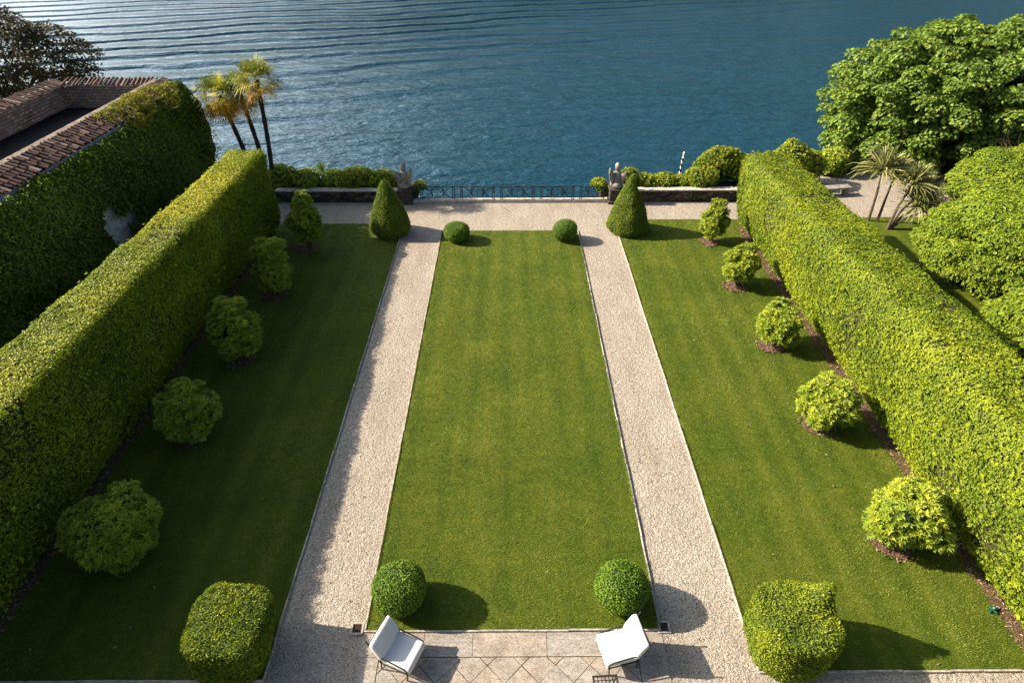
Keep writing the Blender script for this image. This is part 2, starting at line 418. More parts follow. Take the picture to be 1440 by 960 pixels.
def leaf_quads(P, D, N, L, W, fold=0.25):
    """P base points, D direction, N leaf normal; L,W arrays"""
    S = unit(np.cross(D, N)); N = np.cross(S, D)
    L = L[:, None]; W = W[:, None]
    b = P; tip = P + D * L - N * L * 0.12
    l = P + D * L * 0.5 + S * W * 0.5 + N * W * fold * 0.5; r_ = P + D * L * 0.5 - S * W * 0.5 + N * W * fold * 0.5
    V = np.stack([b, r_, tip, l], 1).reshape(-1, 3)
    F = np.arange(len(P) * 4, dtype=np.int32).reshape(-1, 4)
    return V, F

def leaves_on(P, N, r, L, W, out=0.55, jit=0.5, var=0.3, droop=0.0, sun_face=0.0):
    n = len(P)
    tang = unit(np.cross(N, r.normal(size=(n, 3))))
    D = unit(tang + N * (out + r.normal(size=(n, 1)) * 0.3) + np.array([0, 0, -droop]))
    NN = unit(N + r.normal(size=(n, 3)) * jit)
    NN = unit(NN - D * (NN * D).sum(1, keepdims=True))
    s = 1 + (r.random(n) - 0.5) * 2 * var
    return leaf_quads(P, D, NN, L * s, W * s)

def rosettes(P, N, r, k, L, W, spread=0.9, var=0.25):
    n = len(P)
    a0 = r.random(n) * 6.283
    T1 = unit(np.cross(N, r.normal(size=(n, 3)))); T2 = np.cross(N, T1)
    Vs = []; 
    for i in range(k):
        a = a0 + i * 6.283 / k + r.normal(size=n) * 0.25
        t = T1 * np.cos(a)[:, None] + T2 * np.sin(a)[:, None]
        sp = spread + r.normal(size=(n, 1)) * 0.25
        D = unit(t * sp + N * 0.75)
        NN = unit(N - D * (N * D).sum(1, keepdims=True))
        s = 1 + (r.random(n) - 0.5) * 2 * var
        v, _ = leaf_quads(P, D, NN, L * s, W * s); Vs.append(v.reshape(n, 4, 3))
    V = np.stack(Vs, 1).reshape(-1, 3)
    return V, np.arange(len(V), dtype=np.int32).reshape(-1, 4)

def tints(Pleaf, r, freq=0.5, seed=1, base=0.45, lo=0.25, hi=0.16):
    return np.clip(base + wob(Pleaf, freq, seed, 3) * lo + r.normal(size=len(Pleaf)) * hi, 0, 1)

def join(parts):
    """parts: list of (V, F, matidx, tint-per-vertex)"""
    off = 0; Vs = []; F4 = []; F3 = []; m4 = []; m3 = []; T = []
    for V, F, mi, t in parts:
        (F4 if F.shape[1] == 4 else F3).append(F + off); (m4 if F.shape[1] == 4 else m3).append(np.full(len(F), mi))
        Vs.append(V); T.append(t if np.ndim(t) else np.full(len(V), t)); off += len(V)
    F = ([np.concatenate(F4)] if F4 else []) + ([np.concatenate(F3)] if F3 else [])
    return np.concatenate(Vs), F, np.concatenate(m4 + m3), np.concatenate(T)

def leafy(name, V, F, mat, inner, r, dens, L, W, parent=None, out=0.5, jit=0.5, inset=0.05, depth=0.06, tint_kw=None, whorl=0, keep=None, droop=0.0, core=True):
    """core mesh set in by inset + leaves over its surface -> one mesh object"""
    tint_kw = dict(tint_kw or {})
    n = int(core_area(V, F) * dens)
    P, N, _ = sample(V, F, n, r, keep)
    P = P - N * (r.random((n, 1)) * depth)
    if whorl:
        LV, LF = rosettes(P, N, r, whorl, L, W); per = 4 * whorl
    else:
        LV, LF = leaves_on(P, N, r, L, W, out, jit, droop=droop); per = 4
    t = np.repeat(tints(P, r, **tint_kw), per)
    parts = []
    if core:
        CV = V - core_normals(V, F) * inset
        parts.append((CV, F, 1, 0.1))
    parts.append((LV, LF, 0, t))
    VV, FF, mi, tt = join(parts)
    me = np_mesh(name, VV, FF, [mat, inner], mi, tt)
    return link(bpy.data.objects.new(name, me), parent)

def lathe_core(prof, c, nseg=48, nz=40, bump=0.03, freq=0.9, seed=1, sx=1.0, sy=1.0, sq=2.0):
    prof = np.array(prof, float)
    d = np.concatenate([[0], np.cumsum(np.hypot(*np.diff(prof, axis=0).T))])
    s = np.linspace(0, d[-1], nz)
    rr = np.interp(s, d, prof[:, 0]); zz = np.interp(s, d, prof[:, 1])
    th = np.linspace(0, 2 * math.pi, nseg, endpoint=False)
    k_ = (np.abs(np.cos(th)) ** sq + np.abs(np.sin(th)) ** sq) ** (-1 / sq)
    V = np.stack([np.outer(np.cos(th) * k_, rr) * sx, np.outer(np.sin(th) * k_, rr) * sy, np.tile(zz, (nseg, 1))], -1).reshape(-1, 3)
    F = grid_faces(nseg, nz, True)
    N = core_normals(V, F)
    V = V + N * (wob(V + np.array(c), freq, seed, 3) * bump)[:, None]
    return V + np.array(c), F

_ico = {}
def ico(sub):
    if sub not in _ico:
        bm = bmesh.new(); bmesh.ops.create_icosphere(bm, subdivisions=sub, radius=1.0)
        V = np.array([v.co[:] for v in bm.verts]); F = np.array([[v.index for v in f.verts] for f in bm.faces]); bm.free()
        _ico[sub] = (V, F)
    return _ico[sub]
def blob_core(c, s, seed, lump=0.14, freq=0.35, sub=4, flat=None):
    V, F = ico(sub); V = V.copy()
    k = 1 + wob(V, freq, seed, 3) * lump
    V = V * k[:, None] * np.array(s)
    if flat is not None: V[:, 2] = np.maximum(V[:, 2], flat)
    return V + np.array(c), F

# ------------------------------------------------------------------ ground, lawns, paths
def sheet(name, poly, z, mat, kind='structure', thick=0.0, parent=None):
    b = MB()
    if thick: b.prism(poly, z - thick, z)
    else:
        vs_ = [b.bm.verts.new((x, y, z)) for x, y in poly]; b.bm.faces.new(vs_)
    o = b.build(name, mat, parent); tag(o, kind=kind); return o
def rect(x0, y0, x1, y1): return [(x0, y0), (x1, y0), (x1, y1), (x0, y1)]

SHORE = 34.2
land = [(-90, -60), (90, -60), (90, 60), (36, 52), (27, 46), (22.5, 40), (20.5, 36.6), (16.5, SHORE), (5.4, SHORE), (5.4, 32.46), (-5.4, 32.46), (-5.4, SHORE), (-21, SHORE), (-24, 40), (-27.5, 46), (-38, 50), (-90, 58)]
sheet('ground', land, -0.012, M['lawn'], thick=4.0)
sheet('gravel_path', rect(-14.2, 1.0, 13.6, 32.05), 0.0, M['gravel'])
sheet('gravel_court', [(13.7, 30.0), (28, 30.0), (28, 36.3), (16.5, 36.3), (16.5, 34.0), (13.7, 34.0)], 0.0, M['gravel'])
LC = (-3.38, 7.56, 3.5, 28.48); LL = (-12.3, 6.46, -5.47, 29.32); LR = (5.56, 6.58, 12.2, 29.75); LE = (13.2, 2.0, 45, 29.95)
for r_ in (LC, LL, LR, LE): sheet('lawn', rect(*r_), 0.03, M['lawn'])
def kerb(x0, y0, x1, y1, w_=0.042):
    # broken into stones of uneven length with hairline joints
    b = MB(); L = math.hypot(x1 - x0, y1 - y0); d = Vector((x1 - x0, y1 - y0, 0)).normalized(); a = 0
    rot = Matrix.Rotation(math.atan2(d.y, d.x), 4, 'Z')
    while a < L - 0.05:
        l = min(L - a, random.uniform(0.7, 1.15)); c = Vector((x0, y0, 0.022)) + d * (a + l / 2)
        c += Vector((-d.y, d.x, 0)) * random.uniform(-0.010, 0.010); c.z += random.uniform(-0.010, 0.006)
        b.box(c, (l - 0.008, w_, 0.07), rot, 0.006, 1); a += l
    tag(b.build('kerb', M['kerb']), kind='structure')
for (x0, y0, x1, y1) in [LC]:
    kerb(x0 - .03, y0, x0 - .03, y1); kerb(x1 + .03, y0, x1 + .03, y1); kerb(x0 - .05, y0 - .03, x1 + .05, y0 - .03)
kerb(LL[2] + .03, LL[1], LL[2] + .03, LL[3]); kerb(LL[0], LL[1] - .03, LL[2] + .05, LL[1] - .03); 
kerb(LR[0] - .03, LR[1], LR[0] - .03, LR[3]); kerb(LR[0] - .05, LR[1] - .03, LR[2], LR[1] - .03)
sheet('soil_strip', rect(-12.9, 3, -11.9, 28.6), 0.036, M['mulch'])
sheet('soil_strip', rect(11.72, 3, 12.8, 28.8), 0.036, M['mulch'])
# stone terrace in front of the lawn
def patio():
    Vs = []; Fs = []; T = []; 
    def q(x0, y0, x1, y1, t):
        g = 0.006; o = len(Vs) * 8
        z = 0.016 + random.uniform(-.002, .002)
        v = np.array([(x0 + g, y0 + g, z), (x1 - g, y0 + g, z), (x1 - g, y1 - g, z), (x0 + g, y1 - g, z), (x0 + g, y0 + g, -.005), (x1 - g, y0 + g, -.005), (x1 - g, y1 - g, -.005), (x0 + g, y1 - g, -.005)])
        Vs.append(v); Fs.append(np.array([(0, 1, 2, 3), (0, 4, 5, 1), (1, 5, 6, 2), (2, 6, 7, 3), (3, 7, 4, 0)]) + o); T.append(np.full(8, t))
    xs = [-3.45, -2.0, -0.87, 0.84, 2.35, 3.55]
    for a, b, t in zip(xs, xs[1:], (0.55, 0.75, 0.2, 0.8, 0.5)): q(a, 6.93, b, 7.495, t)
    xs = [-3.45, -3.0]; q(-3.45, 5.6, -2.98, 6.93, 0.7); q(2.9, 5.6, 3.55, 6.93, 0.6)
    me = np_mesh('patio', np.concatenate(Vs), np.concatenate(Fs), [M['slab']], None, np.concatenate(T))
    tag(link(bpy.data.objects.new('patio', me)), kind='structure')
    b = MB(); b.prism(rect(-3.45, 2.2, 3.55, 6.94), -0.004, 0.004); tag(b.build('patio_bed', M['soil']), kind='structure')
    # inner field of small slabs laid on the diagonal
    Vs2 = []; Fs2 = []; T2 = []
    s = 0.54
    for i in range(-14, 15):
        for j in range(-14, 15):
            cx = (i + j) * s * 0.7071 * 1.0 + 0.25; cy = 6.35 + (i - j) * s * 0.7071
            if cy > 7.3 or cy < 4.6 or cx < -3.2 or cx > 3.1: continue
            h = s * 0.7071 - 0.006
            jt = lambda: random.uniform(-.018, .014)
            poly = [(cx - h - jt() * .7, cy), (cx, cy - h - jt() * .7), (cx + h + jt() * .7, cy), (cx, cy + h + jt() * .7)]
            # clip against the frame of the field
            def clip(p, ax, lim, sgn):
                o = []
                for k in range(len(p)):
                    A, B = p[k], p[(k + 1) % len(p)]
                    ia = sgn * (A[ax] - lim) <= 0; ib = sgn * (B[ax] - lim) <= 0
                    if ia: o.append(A)
                    if ia != ib:
                        tt = (lim - A[ax]) / (B[ax] - A[ax]); o.append(tuple(A[m] + (B[m] - A[m]) * tt for m in (0, 1)))
                return o
            for ax, lim, sg in ((1, 6.915, 1), (0, -2.965, -1), (0, 2.885, 1)):
                if poly: poly = clip(poly, ax, lim, sg)
            if len(poly) < 3: continue
            T2.append((poly, random.choice([0.0, 0.15, 0.35, 0.7, 0.95])))
    b = MB(); lay = b.bm.verts.layers.float.new('tint')
    for poly, t in T2:
        z = 0.014 + random.uniform(-.002, .002)
        vv = []
        for x, y in poly:
            v = b.bm.verts.new((x, y, z)); v[lay] = t; vv.append(v)
        b.bm.faces.new(vv)
    tag(b.build('patio', M['slab']), kind='structure')
patio()
for x, lab in ((-3.60, 'square metal drain grate in a pale stone frame beside the left gravel path'), (3.62, 'square metal drain grate in a pale stone frame beside the right gravel path')):
    t = tag(empty('drain', (x, 7.60, 0)), lab, 'drain', 'drains at the lawn corners')
    b = MB(); o_, i_ = .15, .105
    for c, s in (((0, (o_ + i_) / 2, .02), (2 * o_, o_ - i_, .05)), ((0, -(o_ + i_) / 2, .02), (2 * o_, o_ - i_, .05)), (((o_ + i_) / 2, 0, .02), (o_ - i_, 2 * i_ - .004, .05)), ((-(o_ + i_) / 2, 0, .02), (o_ - i_, 2 * i_ - .004, .05))):
        b.box(c, s)
    b.build('frame', M['kerb'], t)
    b = MB(); b.box((0, 0, .004), (2 * i_ - .006, 2 * i_ - .006, .006))
    for k in range(7): b.box((-i_ + .025 + k * .0265, 0, .016), (.011, 2 * i_ - .012, .018))
    b.build('grate', plain('rusty_iron', (0.055, 0.03, 0.022), 0.7, 0.3, 0.4, 30), t)

# lake, shore wall, far hills
sheet('lake', rect(-3500, 33.0, 3500, 5000), -2.3, M['water'])
def hills():
    nx, ny = 160, 14; V = []
    for i in range(nx):
        az = R(-75 + 150 * i / (nx - 1))
        for j in range(ny):
            d = 1500 + j * 130
            top = 40 + 760 * (1 / (1 + math.exp(-(math.degrees(az) - 8) / 8.0)))
            h = top * math.sin(min(1, j / (ny - 2)) * math.pi / 2) * (1 + 0.16 * math.sin(az * 13 + 1) + 0.1 * math.sin(az * 29 + j * .3)) - 4
            V.append((d * math.sin(az), d * math.cos(az), h - 2.3))
    me = np_mesh('hills', np.array(V), grid_faces(nx, ny), [M['hill']], smooth=True)
    tag(link(bpy.data.objects.new('hills', me)), kind='structure')
hills()

# grass blades
def grass():
    Vs = []
    r = np.random.default_rng(11)
    for (x0, y0, x1, y1) in (LC, LL, LR):
        for ya, yb, dens, hh, ww in ((y0, 13, 2100, .036, .010), (13, 20, 1200, .042, .012), (20, y1, 600, .048, .016)):
            n = int((x1 - x0) * (yb - ya) * dens)
            p = np.stack([r.uniform(x0 + .02, x1 - .02, n), r.uniform(ya, yb, n), np.full(n, .028)], 1)
            a = r.random(n) * 6.283; s = np.stack([np.cos(a), np.sin(a), np.zeros(n)], 1)
            lean = r.normal(size=(n, 3)) * np.array([.6, .6, 0])
            h = hh * (0.6 + 0.7 * r.random((n, 1)))
            tip = p + (np.array([0, 0, 1.0]) + lean) * h
            Vs.append(np.stack([p - s * ww / 2, p + s * ww / 2, tip], 1).reshape(-1, 3))
    # longer uncut tufts leaning over the stone edging
    for ex, ya, yb, sg in ((LC[0], LC[1], LC[3], -1), (LC[2], LC[1], LC[3], 1), (LL[2], LL[1], LL[3], 1), (LR[0], LR[1], LR[3], -1)):
        n = 9000; y_ = r.uniform(ya, yb, n); k = wob(np.stack([y_ * 0 + ex, y_, y_ * 0], 1), .5, 31, 3)
        y_ = y_[k > -.25]; n = len(y_)
        p = np.stack([ex - sg * r.random(n) * .05, y_, np.full(n, .028)], 1); a = r.random(n) * 6.283; s = np.stack([np.cos(a), np.sin(a), np.zeros(n)], 1)
        tip = p + np.stack([sg * (.02 + .05 * r.random(n)), r.normal(size=n) * .03, .025 + .04 * r.random(n)], 1)
        Vs.append(np.stack([p - s * .007, p + s * .007, tip], 1).reshape(-1, 3))
    V = np.concatenate(Vs); F = np.arange(len(V)).reshape(-1, 3)
    C = V[::3]
    f = wob(C, 0.25, 5, 3) * 0.16 + wob(C * np.array([1, .04, 1]), 0.9, 8, 2) * 0.10
    f = f + .055 * np.sin(C[:, 0] * 2 * math.pi / .92) + np.clip(wob(C, .35, 15, 2) - .7, 0, 1) * .35
    t = np.clip(0.44 + f + r.normal(size=len(C)) * 0.24, 0, 1)
    me = np_mesh('grass', V, F, [M['grass']], None, np.repeat(t, 3))
    tag(link(bpy.data.objects.new('grass', me)), 'short mown grass blades covering the three lawns', 'grass', kind='stuff')
grass()

# ------------------------------------------------------------------ hedges
def hedge(name, prof, y0, y1, seed, label, flare=None, top_lit_tint=.24):
    """prof: cross section polyline (x,z) going up the inner side, over the top, down the outer side"""
    prof = np.array(prof, float)
    d = np.concatenate([[0], np.cumsum(np.hypot(*np.diff(prof, axis=0).T))])
    nu = int(d[-1] / .16); s = np.linspace(0, d[-1], nu)
    px = np.interp(s, d, prof[:, 0]); pz = np.interp(s, d, prof[:, 1])
    ny = int((y1 - y0) / .16); ys = np.linspace(y0, y1, ny)
    X = np.tile(px, (ny, 1)); Z = np.tile(pz, (ny, 1)); Y = np.tile(ys[:, None], (1, nu))
    if flare: X = X + flare(X, Y, Z)
    Z = Z * (1 - .06 * np.clip((Y - 14) / 14, 0, 1))
    V = np.stack([X, Y, Z], -1).reshape(-1, 3)
    F = grid_faces(ny, nu)
    # end cap at the lake end and the near end
    def cap(yy, xo):
        nn = 24; mid = (prof[:, 0].min() + prof[:, 0].max()) / 2
        c = []
        for k in range(nn):
            f = k / (nn - 1)
            c.append(np.stack([xo * (1 - f) + (mid + (xo - mid) * 0.02) * f, np.full(nu, yy), Z[-1] if yy > 10 else Z[0]], 1))
        return np.concatenate(c), grid_faces(nn, nu)
    e1, f1 = cap(y1, X[-1]); e0, f0 = cap(y0, X[0])
    F = np.concatenate([F, f1[:, ::-1][:, [0, 1, 2, 3]] + len(V), f0 + len(V) + len(e1)])
    V = np.concatenate([V, e1, e0])
    cen = np.array([(prof[:, 0].min() + prof[:, 0].max()) / 2, 0, 2.0])
    # outward winding for the long shell
    N = core_normals(V, F)
    test = (N[:ny * nu] * (V[:ny * nu] * np.array([1, 0, 1]) - cen * np.array([1, 0, 1]))).sum()
    if test < 0: F = F[:, ::-1]
    N = core_normals(V, F)
    # faces of the caps point along y whichever way they were wound
    N[ny * nu:ny * nu + len(e1)] = (0, 1, 0); N[ny * nu + len(e1):] = (0, -1, 0)
    V = V + N * (wob(V, 0.16, seed, 2) * .045 + wob(V, 0.9, seed + 1, 2) * .03)[:, None]
    V[:, 2] = np.maximum(V[:, 2], 0.02)
    r = np.random.default_rng(seed)
    n = int(core_area(V, F) * 860)
    thin = lambda c: np.where(wob(c, .33, seed + 9, 3) > .8, .3, 1.0)
    P, Nn, _ = sample(V, F, n, r, thin)
    Nn[(P[:, 1] > y1 - .12)] = unit(Nn[(P[:, 1] > y1 - .12)] + np.array([0, 1.0, 0]))
    P = P - Nn * (r.random((n, 1)) ** 1.5 * .10) + Nn * .03
    L = 0.095 * np.ones(n); 
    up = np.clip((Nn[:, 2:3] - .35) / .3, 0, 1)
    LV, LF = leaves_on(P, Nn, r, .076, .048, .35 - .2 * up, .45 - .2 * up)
    # stray shoots that stand proud of the clipped face
    m = int(core_area(V, F) * 6); P2, N2, _ = sample(V, F, m, r)
    P2 = P2 + N2 * .02
    SV, SF = rosettes(P2 + N2 * (r.random((m, 1)) * .09), unit(N2 + np.array([0, 0, .6])), r, 5, .085, .036)
    t1 = np.clip(0.50 + wob(P, .18, seed + 3, 3) * .15 + wob(P, 1.1, seed + 4, 2) * .08 + up[:, 0] * top_lit_tint + np.clip(wob(P, .15, seed + 12, 2) - .85, 0, 1) * .5 + r.normal(size=n) * .11 - .02, 0, 1)  # up-facing leaves tinted paler: sunlight painted on the top, along with young growth
    t2 = np.clip(0.56 + r.normal(size=m) * .12, 0, 1)
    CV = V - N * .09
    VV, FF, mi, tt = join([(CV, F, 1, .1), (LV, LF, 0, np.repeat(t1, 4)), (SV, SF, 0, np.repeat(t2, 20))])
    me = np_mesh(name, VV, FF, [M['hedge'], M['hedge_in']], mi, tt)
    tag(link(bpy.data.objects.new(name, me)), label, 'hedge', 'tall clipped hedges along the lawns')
def fl(X, Y, Z): return np.clip((Y - 24) / 4.4, 0, 1) ** 1.5 * .45 * np.clip((X + 12.7) / .8, 0, 1) * np.clip(1 - Z / 3.0, 0, 1)
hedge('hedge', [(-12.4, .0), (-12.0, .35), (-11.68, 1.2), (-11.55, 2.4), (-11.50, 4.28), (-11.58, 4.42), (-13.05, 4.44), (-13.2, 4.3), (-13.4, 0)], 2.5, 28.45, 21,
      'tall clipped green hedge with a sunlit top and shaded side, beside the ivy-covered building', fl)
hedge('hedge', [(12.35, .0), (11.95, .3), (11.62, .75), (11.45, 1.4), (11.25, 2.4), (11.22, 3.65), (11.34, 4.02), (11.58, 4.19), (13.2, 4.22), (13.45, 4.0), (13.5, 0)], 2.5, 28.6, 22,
      'tall clipped hedge, sunlit on its whole inner side, in front of the mounded maples', top_lit_tint=.02)

# ------------------------------------------------------------------ topiary
def topiary(name, prof, c, mat, dens, L, W, seed, label, cat, group=None, bump=.03, freq=.9, sx=1, sy=1, out=.6, tint_kw=None, extra=None, sq=2.0):
    V, F = lathe_core(prof, (0, 0, 0), bump=bump, freq=freq, seed=seed, sx=sx, sy=sy, sq=sq)
    zm = V[:, 2].max(); q_ = np.random.default_rng(seed + 900).normal(size=4)
    V[:, 0] += V[:, 2] / zm * .05 * q_[0] + .03 * q_[1] * np.sin(V[:, 2] * 3 + q_[2]); V[:, 1] += V[:, 2] / zm * .05 * q_[3]
    V[:, :2] *= (1 + .035 * wob(V, .35, seed + 5, 2))[:, None]
    if extra: V = extra(V)
    r = np.random.default_rng(seed)
    o = leafy(name, V, F, mat, M['shrub_in'], r, dens, L, W, out=out, jit=.5, inset=.05, depth=.05, tint_kw=tint_kw or dict(freq=.8, seed=seed, base=.45, lo=.16, hi=.17))
    o.location = c
    return tag(o, label, cat, group)
cone = [(0.02, .02), (.80, .03), (1.0, .28), (1.02, .5), (.90, .95), (.66, 1.6), (.40, 2.2), (.20, 2.62), (.08, 2.82), (.01, 2.88)]
topiary('topiary_cone', cone, (-6.0, 28.3, 0), M['yew'], 1500, .055, .026, 31, 'clipped yew cone, half in shade, in front of the statue on the left', 'topiary', 'cone topiaries at the path ends', out=.8)
topiary('topiary_cone', cone, (6.0, 28.45, 0), M['yew'], 1500, .055, .026, 32, 'clipped sunlit yew cone in front of the statue on the right', 'topiary', 'cone topiaries at the path ends', out=.8)
def ball(r_, h): 
    p = []
    for k in range(25):
        a = -math.pi / 2 + math.pi * k / 24
        p.append((max(.01, r_ * math.cos(a) ** .9 if math.cos(a) > 0 else .01), h / 2 + h / 2 * math.sin(a) * (1.0)))
    return p
topiary('boxwood_ball', ball(.64, 1.22), (-2.68, 8.28, 0), M['box'], 1900, .048, .028, 33, 'clipped boxwood ball behind the left white armchair', 'topiary', 'boxwood balls at the lawn corners', bump=.02)
topiary('boxwood_ball', ball(.64, 1.22), (2.68, 8.28, 0), M['box'], 1900, .048, .028, 34, 'clipped sunlit boxwood ball behind the right white armchair', 'topiary', 'boxwood balls at the lawn corners', bump=.02)
topiary('boxwood_ball', ball(.66, .95), (-2.55, 27.5, 0), M['box'], 1700, .045, .026, 35, 'low flattened boxwood ball at the far lawn corner by the left cone', 'topiary', 'boxwood balls at the lawn corners', bump=.02)
topiary('boxwood_ball', ball(.62, 1.05), (2.75, 27.5, 0), M['box'], 1700, .045, .026, 36, 'small round boxwood ball at the far lawn corner by the right cone', 'topiary', 'boxwood balls at the lawn corners', bump=.02)
drum = [(.02, .02), (.76, .03), (.84, .18), (.87, .7), (.89, 1.18), (.88, 1.34), (.80, 1.43), (.45, 1.48), (.02, 1.49)]
topiary('topiary_drum', drum, (-6.18, 7.12, 0), M['hedge'], 1500, .065, .026, 37, 'large clipped drum-shaped bush in the shaded near corner of the left lawn', 'topiary', 'drum topiaries at the near corners', bump=.05, freq=.6, sq=3.4, sx=.94, sy=.94)
def bumpR(V):
    k = np.exp(-((V[:, 0] - .56) ** 2 + (V[:, 1] - .30) ** 2) / .05) * np.clip((V[:, 2] - .8) / .6, 0, 1)
    V = V.copy(); V[:, 2] += k * .52; V[:, 0] += k * .18
    return V
topiary('topiary_drum', drum, (6.22, 7.15, 0), M['hedge'], 1500, .065, .026, 38, 'large sunlit drum-shaped bush with a raised tuft, near corner of the right lawn', 'topiary', 'drum topiaries at the near corners', bump=.05, freq=.6, extra=bumpR, sq=2.7, sx=.97, sy=.97)

# ------------------------------------------------------------------ rows of leafy bushes in the side lawns
def bush(c, w_, h, seed, label, group, tall=1.0, L=.125):
    w_ *= .82; h *= .97
    root = tag(empty('bush', (c[0], c[1], 0)), label, 'bush', group)
    r = np.random.default_rng(seed)
    rz = h * .47
    # a loose crown: one body and a score of leafy sprays of uneven reach around it
    lumps = [(0, 0, h - rz, w_ * .36, w_ * .36, rz * .80)]
    for k in range(22):
        z = 1 - 1.84 * (k + .5) / 22; az = k * 2.399 + r.normal() * .3; q = math.sqrt(max(0, 1 - z * z)); e = .62 + .19 * r.random()
        tp = 1 - (tall - 1) * 1.1 * max(0, z)
        sz_ = w_ * (.17 + .06 * r.random())
        lumps.append((w_ / 2 * q * math.cos(az) * e * tp, w_ / 2 * q * math.sin(az) * e * tp, h - rz + rz * z * (e + .06), sz_, sz_, sz_ * .85))
    parts = []
    for q_, (lx, ly, lz, a1, a2, a3) in enumerate(lumps):
        V, F = blob_core((lx, ly, lz), (a1, a2, a3), seed * 31 + q_, .2, .5, 3)
        n = int(core_area(V, F) * (86 if q_ else 50))
        P, N, _ = sample(V, F, n, r)
        P = P - N * (r.random((n, 1)) * .10)
        outw = unit(P - np.array([0, 0, h * .35]))
        LV, LF = rosettes(P, unit(N * .45 + outw * .65 + np.array([0, 0, .75]) + r.normal(size=(n, 3)) * .25), r, 7, L, L * .31)
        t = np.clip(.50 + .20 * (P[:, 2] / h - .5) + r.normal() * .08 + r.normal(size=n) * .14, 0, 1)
        parts.append((LV, LF, 0, np.repeat(t, 28)))
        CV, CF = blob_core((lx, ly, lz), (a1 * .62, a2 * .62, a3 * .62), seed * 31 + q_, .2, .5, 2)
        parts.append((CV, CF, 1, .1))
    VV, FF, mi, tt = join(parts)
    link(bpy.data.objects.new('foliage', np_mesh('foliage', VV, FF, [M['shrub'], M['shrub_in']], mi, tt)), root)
    b = MB()
    for k in range(3):
        a = k * 2.1 + seed; b.tube([(0.05 * math.cos(a), .05 * math.sin(a), 0), (.10 * math.cos(a), .10 * math.sin(a), .35), (.32 * math.cos(a), .32 * math.sin(a), h * .55)], [.05, .042, .02], 8)
    b.build('trunk', M['bark'], root)
    # ring of bare soil cut in the lawn
    g = MB(); n_ = 28; vv = []
    for k in range(n_):
        a = k * 2 * math.pi / n_; rr = (.40 + .1 * w_ / 2) * (1 + .07 * math.sin(3 * a + seed) + random.uniform(-.04, .04)); vv.append(g.bm.verts.new((c[0] - .12 + rr * math.cos(a), c[1] - .1 + rr * math.sin(a), .062)))
    g.bm.faces.new(vv)
    tag(g.build('soil_ring', M['mulch']), kind='structure')
ords = ['nearest the lake', 'second from the lake', 'third from the lake', 'second from the near end', 'nearest the camera']
LB = [(-9.62, 26.6, 1.85, 3.05, 1.45), (-9.85, 22.4, 1.85, 2.88, 1.2), (-9.8, 17.9, 2.0, 2.7, 1.05), (-9.95, 14.0, 2.0, 2.15, 1.0), (-10.08, 9.7, 2.45, 2.0, 1.0)]
RB = [(9.98, 27.2, 1.6, 2.3, 1.35), (10.0, 23.05, 1.75, 2.05, 1.1), (10.08, 18.7, 1.85, 2.0, 1.0), (10.1, 14.4, 2.05, 1.95, 1.0), (10.25, 9.95, 2.15, 1.95, 1.0)]
desc = ['pear-shaped', 'upright oval', 'rounded', 'rounded', 'broad']
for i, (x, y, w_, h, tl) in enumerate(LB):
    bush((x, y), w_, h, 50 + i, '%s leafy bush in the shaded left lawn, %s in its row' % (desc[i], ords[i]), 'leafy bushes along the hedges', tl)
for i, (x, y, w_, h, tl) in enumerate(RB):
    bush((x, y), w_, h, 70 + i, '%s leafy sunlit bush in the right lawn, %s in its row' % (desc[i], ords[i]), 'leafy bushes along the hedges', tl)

# ------------------------------------------------------------------ lakeside: walls, railing, statues, planting
def low_wall(x0, x1, label):
    t = tag(empty('stone_wall', ((x0 + x1) / 2, 32.3, 0)), label, 'wall', 'low stone walls of the lake terrace'); L = x1 - x0
    b = MB(); b.box((0, 0, .29), (L, .42, .62)); b.build('wall', M['rubble'], t)
    b = MB(); a = -L / 2
    while a < L / 2 - .1:
        l = min(random.uniform(.9, 1.4), L / 2 - a); b.box((a + l / 2, random.uniform(-.01, .01), .655), (l - .012, .46, .08), None, .012, 1); a += l
    b.build('coping', M['coping'], t)
low_wall(-12.9, -6.05, 'low dark rubble wall with pale coping, in shade between the hedge and left statue')
low_wall(6.1, 13.5, 'low dark rubble wall with sunlit pale coping, right of the right statue')
# planting beds behind the walls
sheet('planting_bed', rect(-21, 32.55, -5.2, SHORE - .15), .42, M['soil'], thick=.6)
sheet('planting_bed', rect(5.2, 32.55, 16.4, SHORE - .15), .42, M['soil'], thick=.6)
b = MB(); a = -5.55
while a < 5.5:
    l = min(random.uniform(1.0, 1.6), 5.55 - a); b.box((a + l / 2, 32.22, .05), (l - .01, .46, .16), None, .012, 1); a += l
tag(b.build('kerb', M['coping']), kind='structure')
